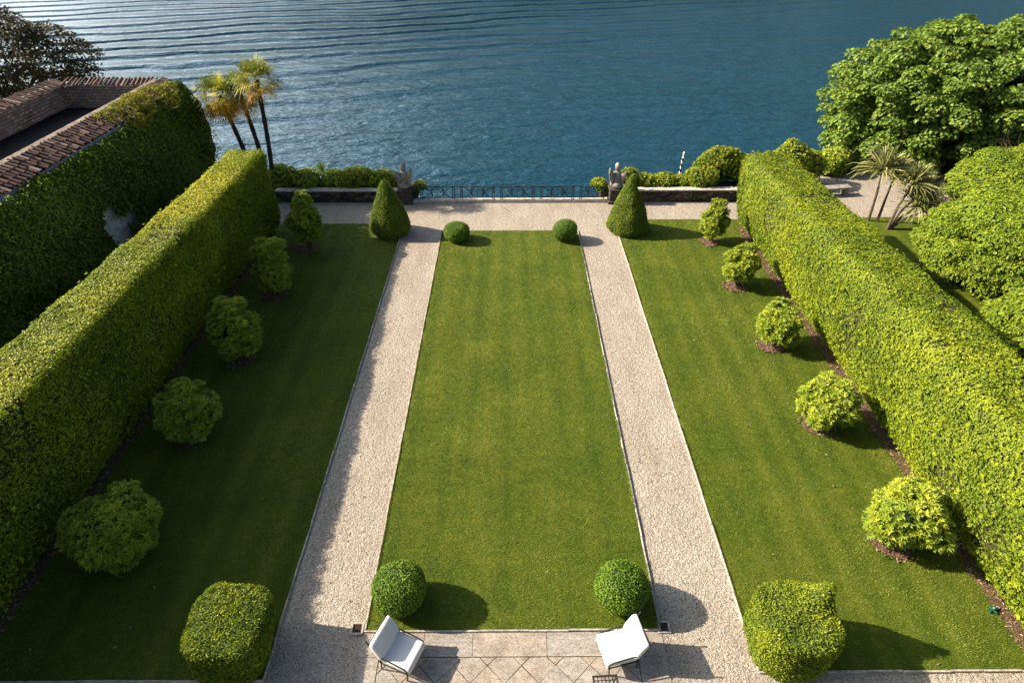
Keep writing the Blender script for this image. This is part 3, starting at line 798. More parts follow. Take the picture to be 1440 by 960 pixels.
# railing
def railing():
    t = tag(empty('railing', (0, 32.2, .13)), 'wrought iron railing with scrollwork along the lake edge between the statues', 'railing')
    b = MB(); b.box((0, 0, .74), (10.7, .055, .03)); b.build('top_rail', M['iron'], t)
    b = MB(); b.box((0, 0, .09), (10.7, .03, .025)); b.build('bottom_rail', M['iron'], t)
    def arc(b, cx, cz, rx, rz, a0, a1, r_=.013, n=12):
        b.tube([(cx + rx * math.cos(a0 + (a1 - a0) * k / n), 0, cz + rz * math.sin(a0 + (a1 - a0) * k / n)) for k in range(n + 1)], r_, 5)
    px = [-5.2 + .02] + [] ; cen = [-5.0, -2.82, -.62, 1.58, 3.78, 5.15]
    cen = [-5.05, -2.84, -.63, 1.58, 3.79]
    for c in cen:
        for s in (-.22, .22):
            b = MB()
            for e in (-.055, .055): b.box((c + s + e, 0, .33), (.036, .036, .80))
            for k in range(5): b.box((c + s, 0, .08 + k * .155), (.08, .024, .026))
            b.build('post', M['iron'], t)
    b = MB(); b.box((5.28, 0, .33), (.03, .03, .80)); b.build('post', M['iron'], t)
    bays = [(a + .30, bq - .30) for a, bq in zip(cen, cen[1:])] + [(4.09, 5.26)]
    for x0, x1 in bays:
        b = MB(); m = (x0 + x1) / 2; hw = (x1 - x0) / 2
        arc(b, m, .415, min(.30, hw * .45), .30, 0, 2 * math.pi, .019, 20)
        arc(b, m, .415, min(.17, hw * .25), .17, 0, 2 * math.pi, .015, 16)
        for s in (-1, 1):
            arc(b, m + s * hw * .98, .73, hw * .62, .60, math.pi if s > 0 else 0, (math.pi * 1.5) if s > 0 else -math.pi / 2, .019)
            arc(b, m + s * hw * .98, .12, hw * .62, .55, math.pi / 2, math.pi if s > 0 else 0, .016)
            arc(b, m + s * hw * .55, .25, .12, .12, 0, 2 * math.pi, .014, 12)
            arc(b, m + s * hw * .55, .58, .10, .10, 0, 2 * math.pi, .014, 12)
        b.box((m, 0, .415), (.018, .018, .62))
        b.build('scroll_panel', M['iron'], t)
railing()

def statue(x, y, mirror, label):
    t = empty('statue', (x, y, 0)); t.scale = (1.14, 1.14, 1.10)
    tag(t, label, 'statue', 'winged stone figures flanking the railing')
    b = MB(); b.box((0, 0, .06), (.74, .74, .16), None, .015, 1); b.box((0, 0, .40), (.60, .60, .52)); b.box((0, 0, .70), (.70, .70, .09), None, .02, 1)
    b.build('pedestal', M['plinth'], t)
    s = mirror
    b = MB(); rx = lambda a: Matrix.Rotation(R(a), 4, 'X'); ry = lambda a: Matrix.Rotation(R(a), 4, 'Y')
    # seated sphinx-like body seen from behind: haunches, trunk, shoulders, neck and head facing the lake
    b.blob((0, -.02, .90), (.27, .30, .20)); b.blob((-.17, .10, .88), (.13, .24, .17)); b.blob((.17, .10, .88), (.13, .24, .17))
    b.blob((0, .05, 1.18), (.20, .18, .34)); b.blob((0, .08, 1.42), (.23, .16, .16))
    b.blob((0, .10, 1.62), (.085, .09, .18)); b.blob((0, .12, 1.82), (.125, .145, .15)); b.blob((0, .24, 1.79), (.05, .07, .05))
    b.blob((0, .04, 1.76), (.13, .10, .17))
    for q in (-.12, .12): b.blob((q, .30, 1.0), (.07, .08, .30)); b.blob((q, .36, .79), (.07, .13, .05))
    o = b.build('figure', M['statue'], t, True)
    md = o.modifiers.new('Remesh', 'REMESH'); md.mode = 'VOXEL'; md.voxel_size = .022; md.use_smooth_shade = True
    for sg, sc in ((-s, 1.0), (s, .82)):
        b = MB()
        b.blob((sg * .22, -.02, 1.30), (.085, .12, .30), ry(sg * 10)); b.blob((sg * .33, -.06, 1.52 * sc + .18 * (1 - sc) * 4), (.09, .10, .26), ry(sg * 12)); b.blob((sg * .24, -.04, 1.05), (.08, .13, .26), ry(-sg * 6))
        for k in range(4): b.tube([(sg * (.20 + k * .05), -.13, .98 + k * .05), (sg * (.24 + k * .055), -.15, 1.25 + k * .06), (sg * (.27 + k * .04), -.13, 1.45 + k * .08)], [.02, .03, .015], 6)
        o = b.build('wing', M['statue'], t, True)
        md = o.modifiers.new('Remesh', 'REMESH'); md.mode = 'VOXEL'; md.voxel_size = .02; md.use_smooth_shade = True
statue(-5.72, 32.15, -1, 'dark weathered winged stone statue on a pedestal, left end of the railing')
statue(5.92, 32.15, 1, 'pale sunlit winged stone statue on a pedestal, right end of the railing')

def bed_shrub(c, s, seed, label, mat='shrub', L=.12, group='shrubs in the lakeside beds', dens=75, k=6, cat='shrub'):
    r = np.random.default_rng(seed)
    V, F = blob_core((0, 0, 0), s, seed, .16, .4, 3)
    n = int(core_area(V, F) * dens); P, N, _ = sample(V, F, n, r)
    P = P - N * (r.random((n, 1)) * .14)
    LV, LF = rosettes(P, unit(N + np.array([0, 0, .4]) + r.normal(size=(n, 3)) * .3), r, k, L, L * .42)
    t = np.clip(.5 + .2 * P[:, 2] / s[2] + r.normal(size=n) * .18, 0, 1)
    CV = V - core_normals(V, F) * .15
    VV, FF, mi, tt = join([(CV, F, 1, .1), (LV, LF, 0, np.repeat(t, 4 * k))])
    o = link(bpy.data.objects.new('shrub', np_mesh('shrub', VV, FF, [M[mat], M['shrub_in']], mi, tt)))
    o.location = c
    return tag(o, label, cat, group)
def bsh(x, top, w_, d, seed, label, mat='hedge', y=33.2, base=.35, L=.12):
    h = (top - base) / 2
    return bed_shrub((x, y, base + h), (w_, d, h * 1.04), seed, label, mat, L)
bsh(-12.6, 1.75, .85, .7, 101, 'dark green shrub below the tall palm, behind the left low wall', 'shrub')
bsh(-11.35, 1.50, 0.95, 0.77, 102, 'rounded shaded shrub right of the palms behind the left low wall', 'shrub')
bsh(-9.75, 1.35, 0.90, 0.72, 103, 'green shrub in the middle of the left lakeside bed', 'shrub')
bsh(-8.55, 1.53, 1.05, 0.74, 104, 'yellow-green shrub with a sunlit top in the left lakeside bed', 'hedge')
bsh(-7.15, 1.40, 1.05, 0.72, 105, 'low sunlit yellow-green shrub just left of the left cone', 'hedge')
bsh(-6.05, 1.4, .5, .5, 106, 'yellow-green shrub between the left cone and the left statue', 'hedge', y=33.0)
bsh(-4.95, .85, .4, .45, 107, 'small shrub peeping out right of the left statue', 'hedge', y=33.0)
bsh(5.15, .95, .48, .6, 108, 'round bright shrub left of the right statue, behind the railing end', 'hedge', y=33.0)
bsh(6.75, 1.6, .55, .6, 109, 'bright shrub directly behind the right cone', 'hedge')
bsh(7.7, 1.25, .75, .7, 110, 'low bright shrub right of the right cone, behind the wall', 'hedge')
bsh(8.75, 1.15, .8, .72, 111, 'low spreading shrub left of the striped mooring pole', 'hedge')
bsh(9.85, 1.1, .75, .65, 112, 'low shrub in front of the striped mooring pole', 'hedge')
bsh(10.95, 1.6, 1.05, .8, 113, 'large rounded bright shrub at the right end of the low wall', 'hedge')
bsh(12.0, 2.25, 1.5, .8, 114, 'tallest bright shrub against the lake, next to the far end of the right hedge', 'hedge', y=34.2)
bsh(13.6, 1.9, 1.0, .7, 115, 'shrub partly hidden by the far end of the right hedge', 'hedge', y=33.9)
bsh(16.3, 2.45, 1.3, .9, 116, 'tall mid-green shrub beyond the right hedge, beside the gravel court', 'shrub', y=34.6, base=0)
bsh(17.6, 1.8, .9, .8, 117, 'dark shrub at the edge of the gravel court behind the stone bench', 'shrub', y=35.0, base=0)
for k_, (x_, y_, tp_, w__) in enumerate([(19.6, 36.4, 1.5, 1.2), (21.4, 37.6, 1.7, 1.3), (23.4, 37.4, 1.3, 1.3), (22.6, 39.8, 2.0, 1.4), (25.5, 37.6, 1.2, 1.2)]):
    bsh(x_, tp_, w__, 1.0, 130 + k_, ['dark shrub at the far left corner of the gravel court', 'dark shrub under the left edge of the broad-leaved tree', 'low shrub along the back of the gravel court', 'shrub at the water below the broad-leaved tree', 'low shrub in the shade right of the cordylines'][k_], 'shrub', y=y_, base=-.1, L=.16)
# spiky yucca in the left bed
def sword_rosette(b_list, c, n, L, W, r, up=(0, 0, 1), droop=.5):
    up = np.array(up, float)
    el = r.random(n) * 1.75 - .35; az = r.random(n) * 6.283
    D = np.stack([np.cos(az) * np.cos(el), np.sin(az) * np.cos(el), np.sin(el)], 1)
    D = unit(D + up * .35)
    s = (0.75 + .4 * r.random(n))[:, None] * L
    S = unit(np.cross(D, np.array([0, 0, 1.0]) + r.normal(size=(n, 3)) * .2)) * W / 2
    p0 = np.array(c) + D * .03
    g = np.array([0, 0, -1.0])
    p1 = p0 + D * s * .45; p2 = p0 + D * s * .8 + g * s * droop * .12; p3 = p0 + D * s + g * s * droop * .35
    V = np.stack([p0 - S * .6, p0 + S * .6, p1 - S, p1 + S, p2 - S * .7, p2 + S * .7, p3 - S * .1, p3 + S * .1], 1)
    F = np.array([(0, 1, 3, 2), (2, 3, 5, 4), (4, 5, 7, 6)])
    FF = (np.arange(n)[:, None, None] * 8 + F[None]).reshape(-1, 4)
    b_list.append((V.reshape(-1, 3), FF, 0, np.repeat(np.clip(.5 + r.normal(size=n) * .25, 0, 1), 8)))
r = np.random.default_rng(5); L_ = []; sword_rosette(L_, (0, 0, .1), 70, .75, .045, r)
VV, FF, mi, tt = join(L_); yo = link(bpy.data.objects.new('yucca', np_mesh('yucca', VV, FF, [M['ivy']], mi, tt))); yo.location = (-10.55, 33.7, 1.0)
tag(yo, 'dark spiky yucca rising from the left lakeside bed', 'yucca')
# mooring poles
def mooring(x, y, top, lean, label):
    t = tag(empty('mooring_pole', (x, y, -3.2)), label, 'mooring pole', 'striped mooring poles in the lake')
    t.rotation_euler = (0, lean, 0)
    L = top + 3.2
    MB().lathe([(.068, 0), (.068, L - .42), (.08, L - .40), (.08, L - .36), (.04, L - .35)], n=16).build('shaft', M['pole'], t, True)
    MB().lathe([(.045, L - .352), (.03, L - .26), (.05, L - .20), (.065, L - .12), (.04, L - .04), (.01, L)], n=14).build('finial', M['white_paint'], t, True)
mooring(10.28, 36.0, 1.48, R(2.5), 'black and white spiral-striped mooring pole standing clear in the lake')
mooring(12.4, 36.6, 1.45, R(4), 'striped mooring pole with only its white tip showing above the tall shrub')

# ------------------------------------------------------------------ palms
def palm(base, top, seed, label, skirt):
    root = tag(empty('palm_tree', base), label, 'palm', 'palms beside the ivy-covered building')
    b0 = Vector(base); tp = Vector(top) - b0
    pts = []; rads = []
    for k in range(15):
        f = k / 14; bend = math.sin(f * math.pi) * .10
        pts.append(tp * f + Vector((bend, 0, 0))); rads.append(.125 - .03 * f + (.02 if k % 2 else 0) + (.06 if f > .93 else 0))
    MB().tube(pts, rads, 10).build('trunk', M['palm_bark'], root)
    r = np.random.default_rng(seed)
    def fronds(n, el0, el1, Lp, Lf, drp):
        Vs = []; Fs = []; T = []; off = 0
        for i in range(n):
            az = i * 2.399 + r.normal() * .2; el = el0 + (el1 - el0) * (i + .5) / n + r.normal() * .1
            d = np.array([math.cos(az) * math.cos(el), math.sin(az) * math.cos(el), math.sin(el)])
            p0 = np.array(tp) + d * .08; lp = Lp * (.8 + .4 * r.random()); p1 = p0 + d * lp + np.array([0, 0, -.10 * lp])
            side = unit(np.cross(d, [0, 0, 1.0])); upv = np.cross(side, d)
            w_ = .012
            Vs.append(np.array([p0 - side * w_, p0 + side * w_, p1 + side * w_, p1 - side * w_])); Fs.append(np.array([[0, 1, 2, 3]]) + off); off += 4
            tt_ = np.clip(.45 + r.normal() * .22, 0, 1); T.append(np.full(4, tt_))
            for k in range(17):
                a = R(-105 + 210 * k / 16) + r.normal() * .03
                q = d * math.cos(a) + side * math.sin(a)
                q = unit(q + upv * .18 * abs(math.sin(a))); l = Lf * (.80 + .25 * math.cos(a)) * (.9 + .2 * r.random())
                s2 = unit(np.cross(q, upv)) * .022
                m_ = p1 + q * l * .6; e_ = p1 + q * l + np.array([0, 0, -drp * l * (.5 + r.random())])
                Vs.append(np.array([p1 - s2 * .3, p1 + s2 * .3, m_ + s2, e_ + s2 * .1, e_ - s2 * .1, m_ - s2])); Fs.append(np.array([[0, 1, 2, 5], [5, 2, 3, 4]]) + off); off += 6
                T.append(np.full(6, np.clip(tt_ + r.normal() * .08, 0, 1)))
        return np.concatenate(Vs), np.concatenate(Fs), np.concatenate(T)
    V, F, T = fronds(30, 1.35, -.3, .58, .82, .34)
    link(bpy.data.objects.new('crown', np_mesh('crown', V, F, [M['palm']], None, T)), root)
    if skirt:
        V, F, T = fronds(skirt, -.2, -1.05, .55, .70, .30)
        link(bpy.data.objects.new('dry_frond_skirt', np_mesh('dry_frond_skirt', V, F, [M['palm_dead']], None, T)), root)
palm((-13.35, 33.2, .3), (-12.9, 33.2, 6.2), 201, 'tallest palm with a bare slender trunk, standing apart on the right of the three', 9)
palm((-13.75, 33.6, .3), (-14.05, 33.5, 5.4), 202, 'middle palm with yellowing fronds, just left of the tallest palm', 12)
palm((-14.1, 33.0, .3), (-15.0, 33.1, 5.45), 203, 'leftmost palm with a thick skirt of orange dry fronds, next to the ivy', 34)

# ------------------------------------------------------------------ ivy-covered building on the left
ZE, ZR = 5.9, 6.25; XE, XR = -16.95, -17.8; YF = 33.0
bld = tag(empty('old_building', (-20, 20, 0)), 'old brick outbuilding with terracotta roof tiles and a sunken roof deck, draped in ivy', 'building')
def loc(x, y, z): return (x + 20, y - 20, z)
b = MB(); b.box(loc(-17.6, 17.0, 2.9), (1.1, 32.0, 5.74)); b.box(loc(-20.0, 16.6, 2.2), (4.0, 31.0, 4.36)); 
b.build('wall', M['plaster'], bld)
b = MB(); b.box(loc(-20.35, 16.6, 4.95), (4.72, 31.9, .10)); b.build('roof_deck', M['deck'], bld)
b = MB(); b.box(loc(-22.95, 17.0, 2.98), (.40, 32.4, 5.96)); b.box(loc(-20.3, 33.05, 2.98), (5.1, .40, 5.96)); b.build('parapet_wall', M['brick'], bld)
b = MB(); b.box(loc(-17.87, 16.6, 5.05), (.22, 32.0, 2.2)); b.build('ridge_wall', M['brick'], bld)
def barrel_tiles(name, origin, along, down, n_al, n_dn, wid, length, parent, seed, over=.06):
    """rows of half-round tiles; along = direction of the eave, down = direction down the slope"""
    r = np.random.default_rng(seed); along = np.array(along, float); down = unit(np.array(down, float)); nrm = np.cross(along, down)
    if nrm[2] < 0: nrm = -nrm
    Vs = []; Fs = []; T = []; off = 0; ns = 7
    for i in range(n_al):
        for j in range(n_dn):
            for typ in (0, 1):
                p = np.array(origin) + along * (wid * (i + .5 * typ) + r.normal() * .014) + down * (length * j + r.normal() * .035)
                rw = wid * (.30 if typ else .27)
                tilt = r.normal() * .06
                ring = []
                for e, lift, k_ in ((0, .012, .9), (length + over, .03, 1.08)):
                    for q in range(ns):
                        a = math.pi * q / (ns - 1)
                        hh = math.sin(a) * rw * .85 * (1 if typ else -.55) + (0.045 if typ else .035)
                        ring.append(p + down * e + along * (math.cos(a) * rw * k_ + tilt * e) + nrm * (hh + lift + .0))
                Vs.append(np.array(ring)); Fs.append(grid_faces(2, ns) + off); off += 2 * ns
                T.append(np.full(2 * ns, np.clip(.5 + r.normal() * .25, 0, 1)))
    me = np_mesh(name, np.concatenate(Vs), np.concatenate(Fs), [M['tile']], None, np.concatenate(T), smooth=True)
    o = link(bpy.data.objects.new(name, me), parent); return o
slope = (XE - XR, 0, ZE - ZR)
SL = math.hypot(XE - XR, ZE - ZR)
barrel_tiles('tile_roof', loc(XR, 2.0, ZR - .05), (0, 1, 0), slope, 140, 3, .225, SL / 3 + .02, bld, 1)
b = MB(); b.box(loc((XR + XE) / 2, 17.4, (ZE + ZR) / 2 - .09), (SL + .02, 31.2, .06), Matrix.Rotation(math.atan2(ZR - ZE, XE - XR), 4, 'Y')); b.build('roof_board', M['deck'], bld)
# plain ridge coping
b = MB(); a = 1.6
while a < 32.9:
    l = min(random.uniform(.5, .9), 33.0 - a); b.box(loc(-17.88 + random.uniform(-.01, .01), a + l / 2, 6.24), (.30, l - .012, .09), Matrix.Rotation(R(4), 4, 'Y'), .015, 1); a += l
b.build('ridge_coping', plain('ridge_mortar', (0.18, 0.14, 0.105), 0.9, 0.1, 0.45, 4, 0.4, 0.02), bld)
barrel_tiles('parapet_tiles', loc(-23.25, 2.0, 6.22), (0, 1, 0), (.62, 0, -.20), 138, 1, .225, .66, bld, 2)
barrel_tiles('parapet_tiles', loc(-22.6, 33.35, 6.22), (1, 0, 0), (0, -.62, -.20), 21, 1, .225, .66, bld, 3)
b = MB(); b.box(loc(-22.95, 17.6, 6.04), (.52, 31.0, .12)); b.box(loc(-20.2, 33.05, 6.045), (4.9, .52, .12)); b.build('parapet_bed', M['coping'], bld)
b = MB(); b.box(loc(-17.3, 33.05, 2.7), (1.3, .5, 5.4)); b.build('end_wall', M['plinth'], bld)

# ivy curtain on the garden face, with a gap where the plaster shows
def ivy():
    ny, nz = 200, 44
    ys = np.linspace(1.5, 33.6, ny); zs = np.linspace(0, 5.78, nz)
    Y, Z = np.meshgrid(ys, zs, indexing='ij')
    P = np.stack([np.full(Y.shape, -17.0), Y, Z], -1).reshape(-1, 3)
    bul = .36 + .22 * wob(P, .12, 301, 2) + .17 * wob(P, .5, 302, 3) + .25 * np.clip(1 - P[:, 2] / 4, 0, 1)
    P[:, 0] += np.maximum(bul, .08)
    F = grid_faces(ny, nz)
    N = core_normals(P, F)
    if N[:, 0].mean() < 0: F = F[:, ::-1]
    def gap(c):
        q = ((c[:, 1] - 23.9) / .75) ** 2 + ((c[:, 2] - 2.35) / 1.15) ** 2 + wob(c, .8, 303, 2) * .5
        q2 = ((c[:, 1] - 25.2) / .5) ** 2 + ((c[:, 2] - 2.5) / .35) ** 2 + wob(c, 1.0, 304, 2) * .3
        return np.minimum(q, q2)
    keepF = gap(P[F].mean(1)) > .95
    F = F[keepF]
    r = np.random.default_rng(300)
    n = int(core_area(P, F) * 430); S, Nn, _ = sample(P, F, n, r)
    Nn = unit(Nn + np.array([.2, 0, .25])); S = S - Nn * r.random((n, 1)) * .1
    LV, LF = leaves_on(S, Nn, r, .10, .085, .35, .5, droop=.5)
    t1 = np.clip(.42 + wob(S, .14, 305, 3) * .2 + wob(S, .7, 306, 2) * .1 + r.normal(size=n) * .15, 0, 1)
    # shaggy trails hanging over the eave
    m = 260; st = np.stack([np.full(m, -16.6), r.uniform(2, 33, m), 5.75 + r.normal(size=m) * .08], 1); segs = []
    for k in range(7): segs.append(st + np.array([.10 + .05 * math.sin(k), 0, -.16 * k]) + r.normal(size=(m, 3)) * .07)
    S2 = np.concatenate(segs); N2 = np.tile(np.array([[.8, 0, .6]]), (len(S2), 1)) + r.normal(size=(len(S2), 3)) * .3
    TV, TF = leaves_on(S2, unit(N2), r, .10, .085, .4, .5, droop=.4)
    t2 = np.clip(.62 + r.normal(size=len(S2)) * .15, 0, 1)
    # bulging end over the gable towards the lake
    EV, EF = blob_core((-16.9, 33.1, 3.4), (.9, 1.05, 2.25), 307, .34, .42, 4)
    e = int(core_area(EV, EF) * 380); S3, N3, _ = sample(EV, EF, e, r)
    VV3, FF3 = leaves_on(S3, N3, r, .11, .09, .4, .5, droop=.5)
    t3 = np.clip(.38 + wob(S3, .5, 308, 2) * .2 + r.normal(size=e) * .15, 0, 1)
    q5 = 420; S5a, N5a, _ = sample(P, F, q5, r, lambda c: np.clip(c[:, 2] / 5.8, .05, 1)); S5b, N5b, _ = sample(EV, EF, 210, r)
    S5 = np.concatenate([S5a, S5b]); N5 = unit(np.concatenate([N5a + np.array([.3, 0, .2]), N5b]) + r.normal(size=(q5 + 210, 3)) * .25)
    sp = []; 
    for k in range(5): sp.append(S5 + N5 * (.08 + .085 * k) + np.array([0, 0, -.022 * k * k]) + r.normal(size=S5.shape) * .025)
    S6 = np.concatenate(sp); N6 = np.tile(unit(N5 + np.array([0, 0, .5])), (5, 1))
    V6, F6 = leaves_on(S6, N6, r, .10, .085, .3, .5, droop=.4); t6 = np.clip(.62 + r.normal(size=len(S6)) * .16, 0, 1)
    EC = EV - core_normals(EV, EF) * .12
    VV, FF, mi, tt = join([(P - core_normals(P, F) * .08, F, 1, .1), (LV, LF, 0, np.repeat(t1, 4)), (TV, TF, 0, np.repeat(t2, 4)), (VV3, FF3, 0, np.repeat(t3, 4)), (V6, F6, 0, np.repeat(t6, 4)), (EC, EF, 1, .1)])
    tag(link(bpy.data.objects.new('ivy', np_mesh('ivy', VV, FF, [M['ivy'], M['hedge_in']], mi, tt))), 'thick dark green ivy covering the garden side of the old building', 'ivy')
    # yellow creeper lying over the roof tiles near the lake end
    Vc = []; Tn = []
    cl = [(-17.35, 27.3, 6.12, .6), (-17.3, 28.4, 6.15, .65), (-17.2, 29.5, 6.2, .7), (-17.1, 30.7, 6.2, .65), (-16.9, 31.8, 6.1, .6), (-16.7, 29.2, 5.85, .5), (-16.65, 27.9, 5.75, .45), (-16.5, 31.0, 5.7, .6)]
    for i, (x, y, z, s) in enumerate(cl):
        V, F2 = blob_core((x, y, z), (s * .75, s * 1.1, .24), 320 + i, .2, .5, 3)
        k = int(core_area(V, F2) * 230); S4, N4, _ = sample(V, F2, k, r)
        v, f = leaves_on(S4, unit(N4 + np.array([0, 0, .4])), r, .12, .06, .8, .6); Vc.append(v); Tn.append(np.repeat(np.clip(.4 + .12 * i * 0 + r.normal(size=k) * .22, 0, 1), 4))
    V = np.concatenate(Vc); F2 = np.arange(len(V)).reshape(-1, 4)
    tag(link(bpy.data.objects.new('creeper', np_mesh('creeper', V, F2, [M['creeper']], None, np.concatenate(Tn)))), 'yellowish creeper sprawling over the roof tiles near the palms', 'creeper')
ivy()

# ------------------------------------------------------------------ trees
def limb(b, p, d, L, rad, depth, r, spread=.6):
    p = Vector(p); d = Vector(d).normalized(); pts = [p.copy()]; rads = [rad]; 
    for k in range(4):
        d = (d + Vector(r.normal(size=3) * .12)).normalized(); p = p + d * L / 4; pts.append(p.copy()); rads.append(rad * (1 - .13 * (k + 1)))
    b.tube(pts, rads, 8 if depth < 2 else 5)
    if depth < 3:
        for k in range(3 if depth < 2 else 2):
            nd = (d + Vector(r.normal(size=3) * spread)).normalized(); nd.z = max(nd.z, -.05)
            limb(b, pts[-1 - (k % 2)], nd, L * .72, rads[-1] * .72, depth + 1, r, spread)

def clump_tree(name, base, clumps, mat, leaf, dens, seed, label, cat, group, trunk_h, trunk_r, jit=.5, droop=.3, out=.35, ll=0.0, base_t=.45, shell=.35, limbs=3, lumpsub=3, limb_L=2.6, inner=None, down=True):
    root = tag(empty(name, base), label, cat, group); r = np.random.default_rng(seed)
    Vs = []; Ts = []; off = 0; parts = []
    for i, (x, y, z, sx, sy, sz) in enumerate(clumps):
        V, F = blob_core((x, y, z), (sx, sy, sz), seed * 7 + i, .16, .45, lumpsub)
        k = lambda c: np.clip(.35 + (c[:, 2] - z) / sz, .08 if down else 0.0, 1)
        n = int(core_area(V, F) * dens * .7); P, N, _ = sample(V, F, n, r, k)
        P = P - N * (r.random((n, 1)) ** 1.6 * shell * min(sx, sz))
        v, f = leaves_on(P, unit(N + np.array([0, 0, .45])), r, leaf[0], leaf[1], out, jit, droop=droop)
        tb = base_t + r.normal() * .05
        parts.append((v, f, 0, np.repeat(np.clip(tb + r.normal(size=n) * .18, 0, 1), 4)))
        if inner:
            CV, CF = blob_core((x, y, z), (sx * inner, sy * inner, sz * inner), seed * 7 + i, .16, .45, 2)
            parts.append((CV, CF, 1, .05))
    VV, FF, mi, tt = join(parts)
    link(bpy.data.objects.new('crown', np_mesh('crown', VV, FF, [mat, M['shrub_in']], mi, tt)), root)
    b = MB()
    b.tube([(0, 0, -.2), (.05, 0, trunk_h * .5), (0, .05, trunk_h)], [trunk_r * 1.25, trunk_r, trunk_r * .85], 12)
    for k in range(limbs):
        a = k * 6.283 / limbs + seed; limb(b, (0, .03, trunk_h * .9), (math.cos(a), math.sin(a), .85), limb_L, trunk_r * .6, 0, r)
    b.build('trunk', M['bark'], root)
    return root
def dome_clumps(R3, n, seed, csize, zmin=-.3, ctr=(0, 0, 0), flat=.8, fill=.25):
    r = np.random.default_rng(seed); out = []
    i = 0
    while len(out) < n:
        i += 1
        z = 1 - (1 - zmin) * ((len(out) + .5) / n); az = len(out) * 2.399 + r.normal() * .2
        q = math.sqrt(max(0, 1 - z * z)); k = 1 - fill * r.random()
        s = csize * (.75 + .5 * r.random())
        out.append((ctr[0] + R3[0] * q * math.cos(az) * k, ctr[1] + R3[1] * q * math.sin(az) * k, ctr[2] + R3[2] * z * k, s, s, s * flat))
    return out
# broad-leaved tree beyond the gravel court
cl = dome_clumps((9.4, 6.2, 4.1), 420, 401, .78, -.95, (0, 0, 3.9), .42, .30) + dome_clumps((2.6, 2.2, 1.7), 22, 412, .75, -.8, (-7.0, -1.2, 1.9), .8, .2) + dome_clumps((3.4, 2.0, 1.4), 26, 413, .75, -.8, (-2.6, -3.4, 1.5), .8, .2) + dome_clumps((6.8, 4.4, 2.8), 60, 411, 1.1, -.4, (0, 0, 3.9), .5, .25)
clump_tree('broadleaf_tree', (29.3, 39.3, 0), cl, M['catalpa'], (.23, .18), 74, 41, 'huge spreading broad-leaved tree on the shore beyond the gravel court', 'tree', None, 2.6, .5, .45, .35, .3, shell=.25, limbs=5, limb_L=2.3)
# mounded maples behind the right hedge
cl = dome_clumps((3.7, 3.1, 2.35), 140, 402, .72, -.38, (0, 0, 1.6), .5, .12)
clump_tree('maple_tree', (22.0, 23.2, 0), cl, M['maple'], (.15, .075), 240, 42, 'large dome-shaped weeping maple right behind the right hedge', 'tree', 'mounded maples behind the right hedge', 1.3, .22, .35, .55, .25, shell=.16, limbs=5, limb_L=1.7, inner=.72)
cl = dome_clumps((1.85, 1.6, 1.35), 50, 403, .56, -.12, (0, 0, 1.0), .5, .12)
clump_tree('maple_tree', (19.6, 18.0, 0), cl, M['maple'], (.15, .075), 240, 43, 'smaller dome-shaped maple nearest the camera behind the right hedge', 'tree', 'mounded maples behind the right hedge', .9, .16, .35, .55, .25, shell=.16, limbs=4, limb_L=1.1, inner=.72)
cl = dome_clumps((3.8, 2.6, 1.9), 60, 404, .85, -.1, (0, 0, 1.3), .55, .10)
clump_tree('maple_tree', (27.0, 30.0, 0), cl, M['maple'], (.15, .075), 200, 44, 'mounded maple farthest back, below the broad-leaved tree', 'tree', 'mounded maples behind the right hedge', 1.1, .2, .35, .55, .25, shell=.16, limbs=5, limb_L=1.6, inner=.72)
# copper tree behind the building
cl = dome_clumps((5.0, 3.6, 4.3), 46, 405, 1.25, -.75, (0, 0, 4.0), .8, .45)
clump_tree('copper_tree', (-32.6, 42.5, -.5), cl, M['copper'], (.20, .12), 46, 45, 'dark bronze-leaved tree behind the roof terrace on the lake shore', 'tree', None, 3.0, .22, .8, .3, .3, shell=.5, limbs=6, limb_L=2.6)

# cordylines
def cordyline(base, stems, seed, label, panicle=None):
    root = tag(empty('cordyline', base), label, 'cordyline', 'sword-leaved cordylines beside the gravel court'); r = np.random.default_rng(seed)
    for s in stems:
        p = Vector(s[0]); q = Vector(s[1]); m_ = (p + q) / 2 + Vector((-(q.x - p.x) * .12, 0, .08))
        MB().tube([p, m_, q], [.075, .06, .05], 8).build('stem', M['cordy_bark'], root)
        L_ = []; sword_rosette(L_, tuple(q), 170, s[2] * 1.5, .065, r, up=tuple((q - p).normalized()), droop=.75)
        VV, FF, mi, tt = join(L_); link(bpy.data.objects.new('leaf_rosette', np_mesh('leaf_rosette', VV, FF, [M['cordy']], mi, tt)), root)
    if panicle:
        V, F = blob_core(panicle, (.34, .34, .42), seed, .2, .5, 3); S, N, _ = sample(V, F, 900, r)
        S = S - N * r.random((900, 1)) * .3; v, f = leaves_on(S, N, r, .06, .035, .8, .8)
        link(bpy.data.objects.new('flower_panicle', np_mesh('flower_panicle', v, f, [M['panicle']], None, np.repeat(r.random(900), 4))), root)
cordyline((18.9, 29.55, 0), [((0, 0, 0), (-.2, 0, 2.75), 1.05), ((.42, -.1, 0), (.55, .1, 2.55), .85)], 61, 'taller cordyline with two upright stems, left of the leaning one')
cordyline((19.35, 28.5, 0), [((0, 0, 0), (.55, .25, 2.35), .95), ((.15, 0, 0), (1.15, .1, 1.25), .95), ((.1, .1, 0), (1.35, .5, 1.75), .9), ((.2, .1, 0), (1.75, .2, .95), .8)], 62, 'leaning many-stemmed cordyline with a white flower panicle', (.45, .9, 2.75))

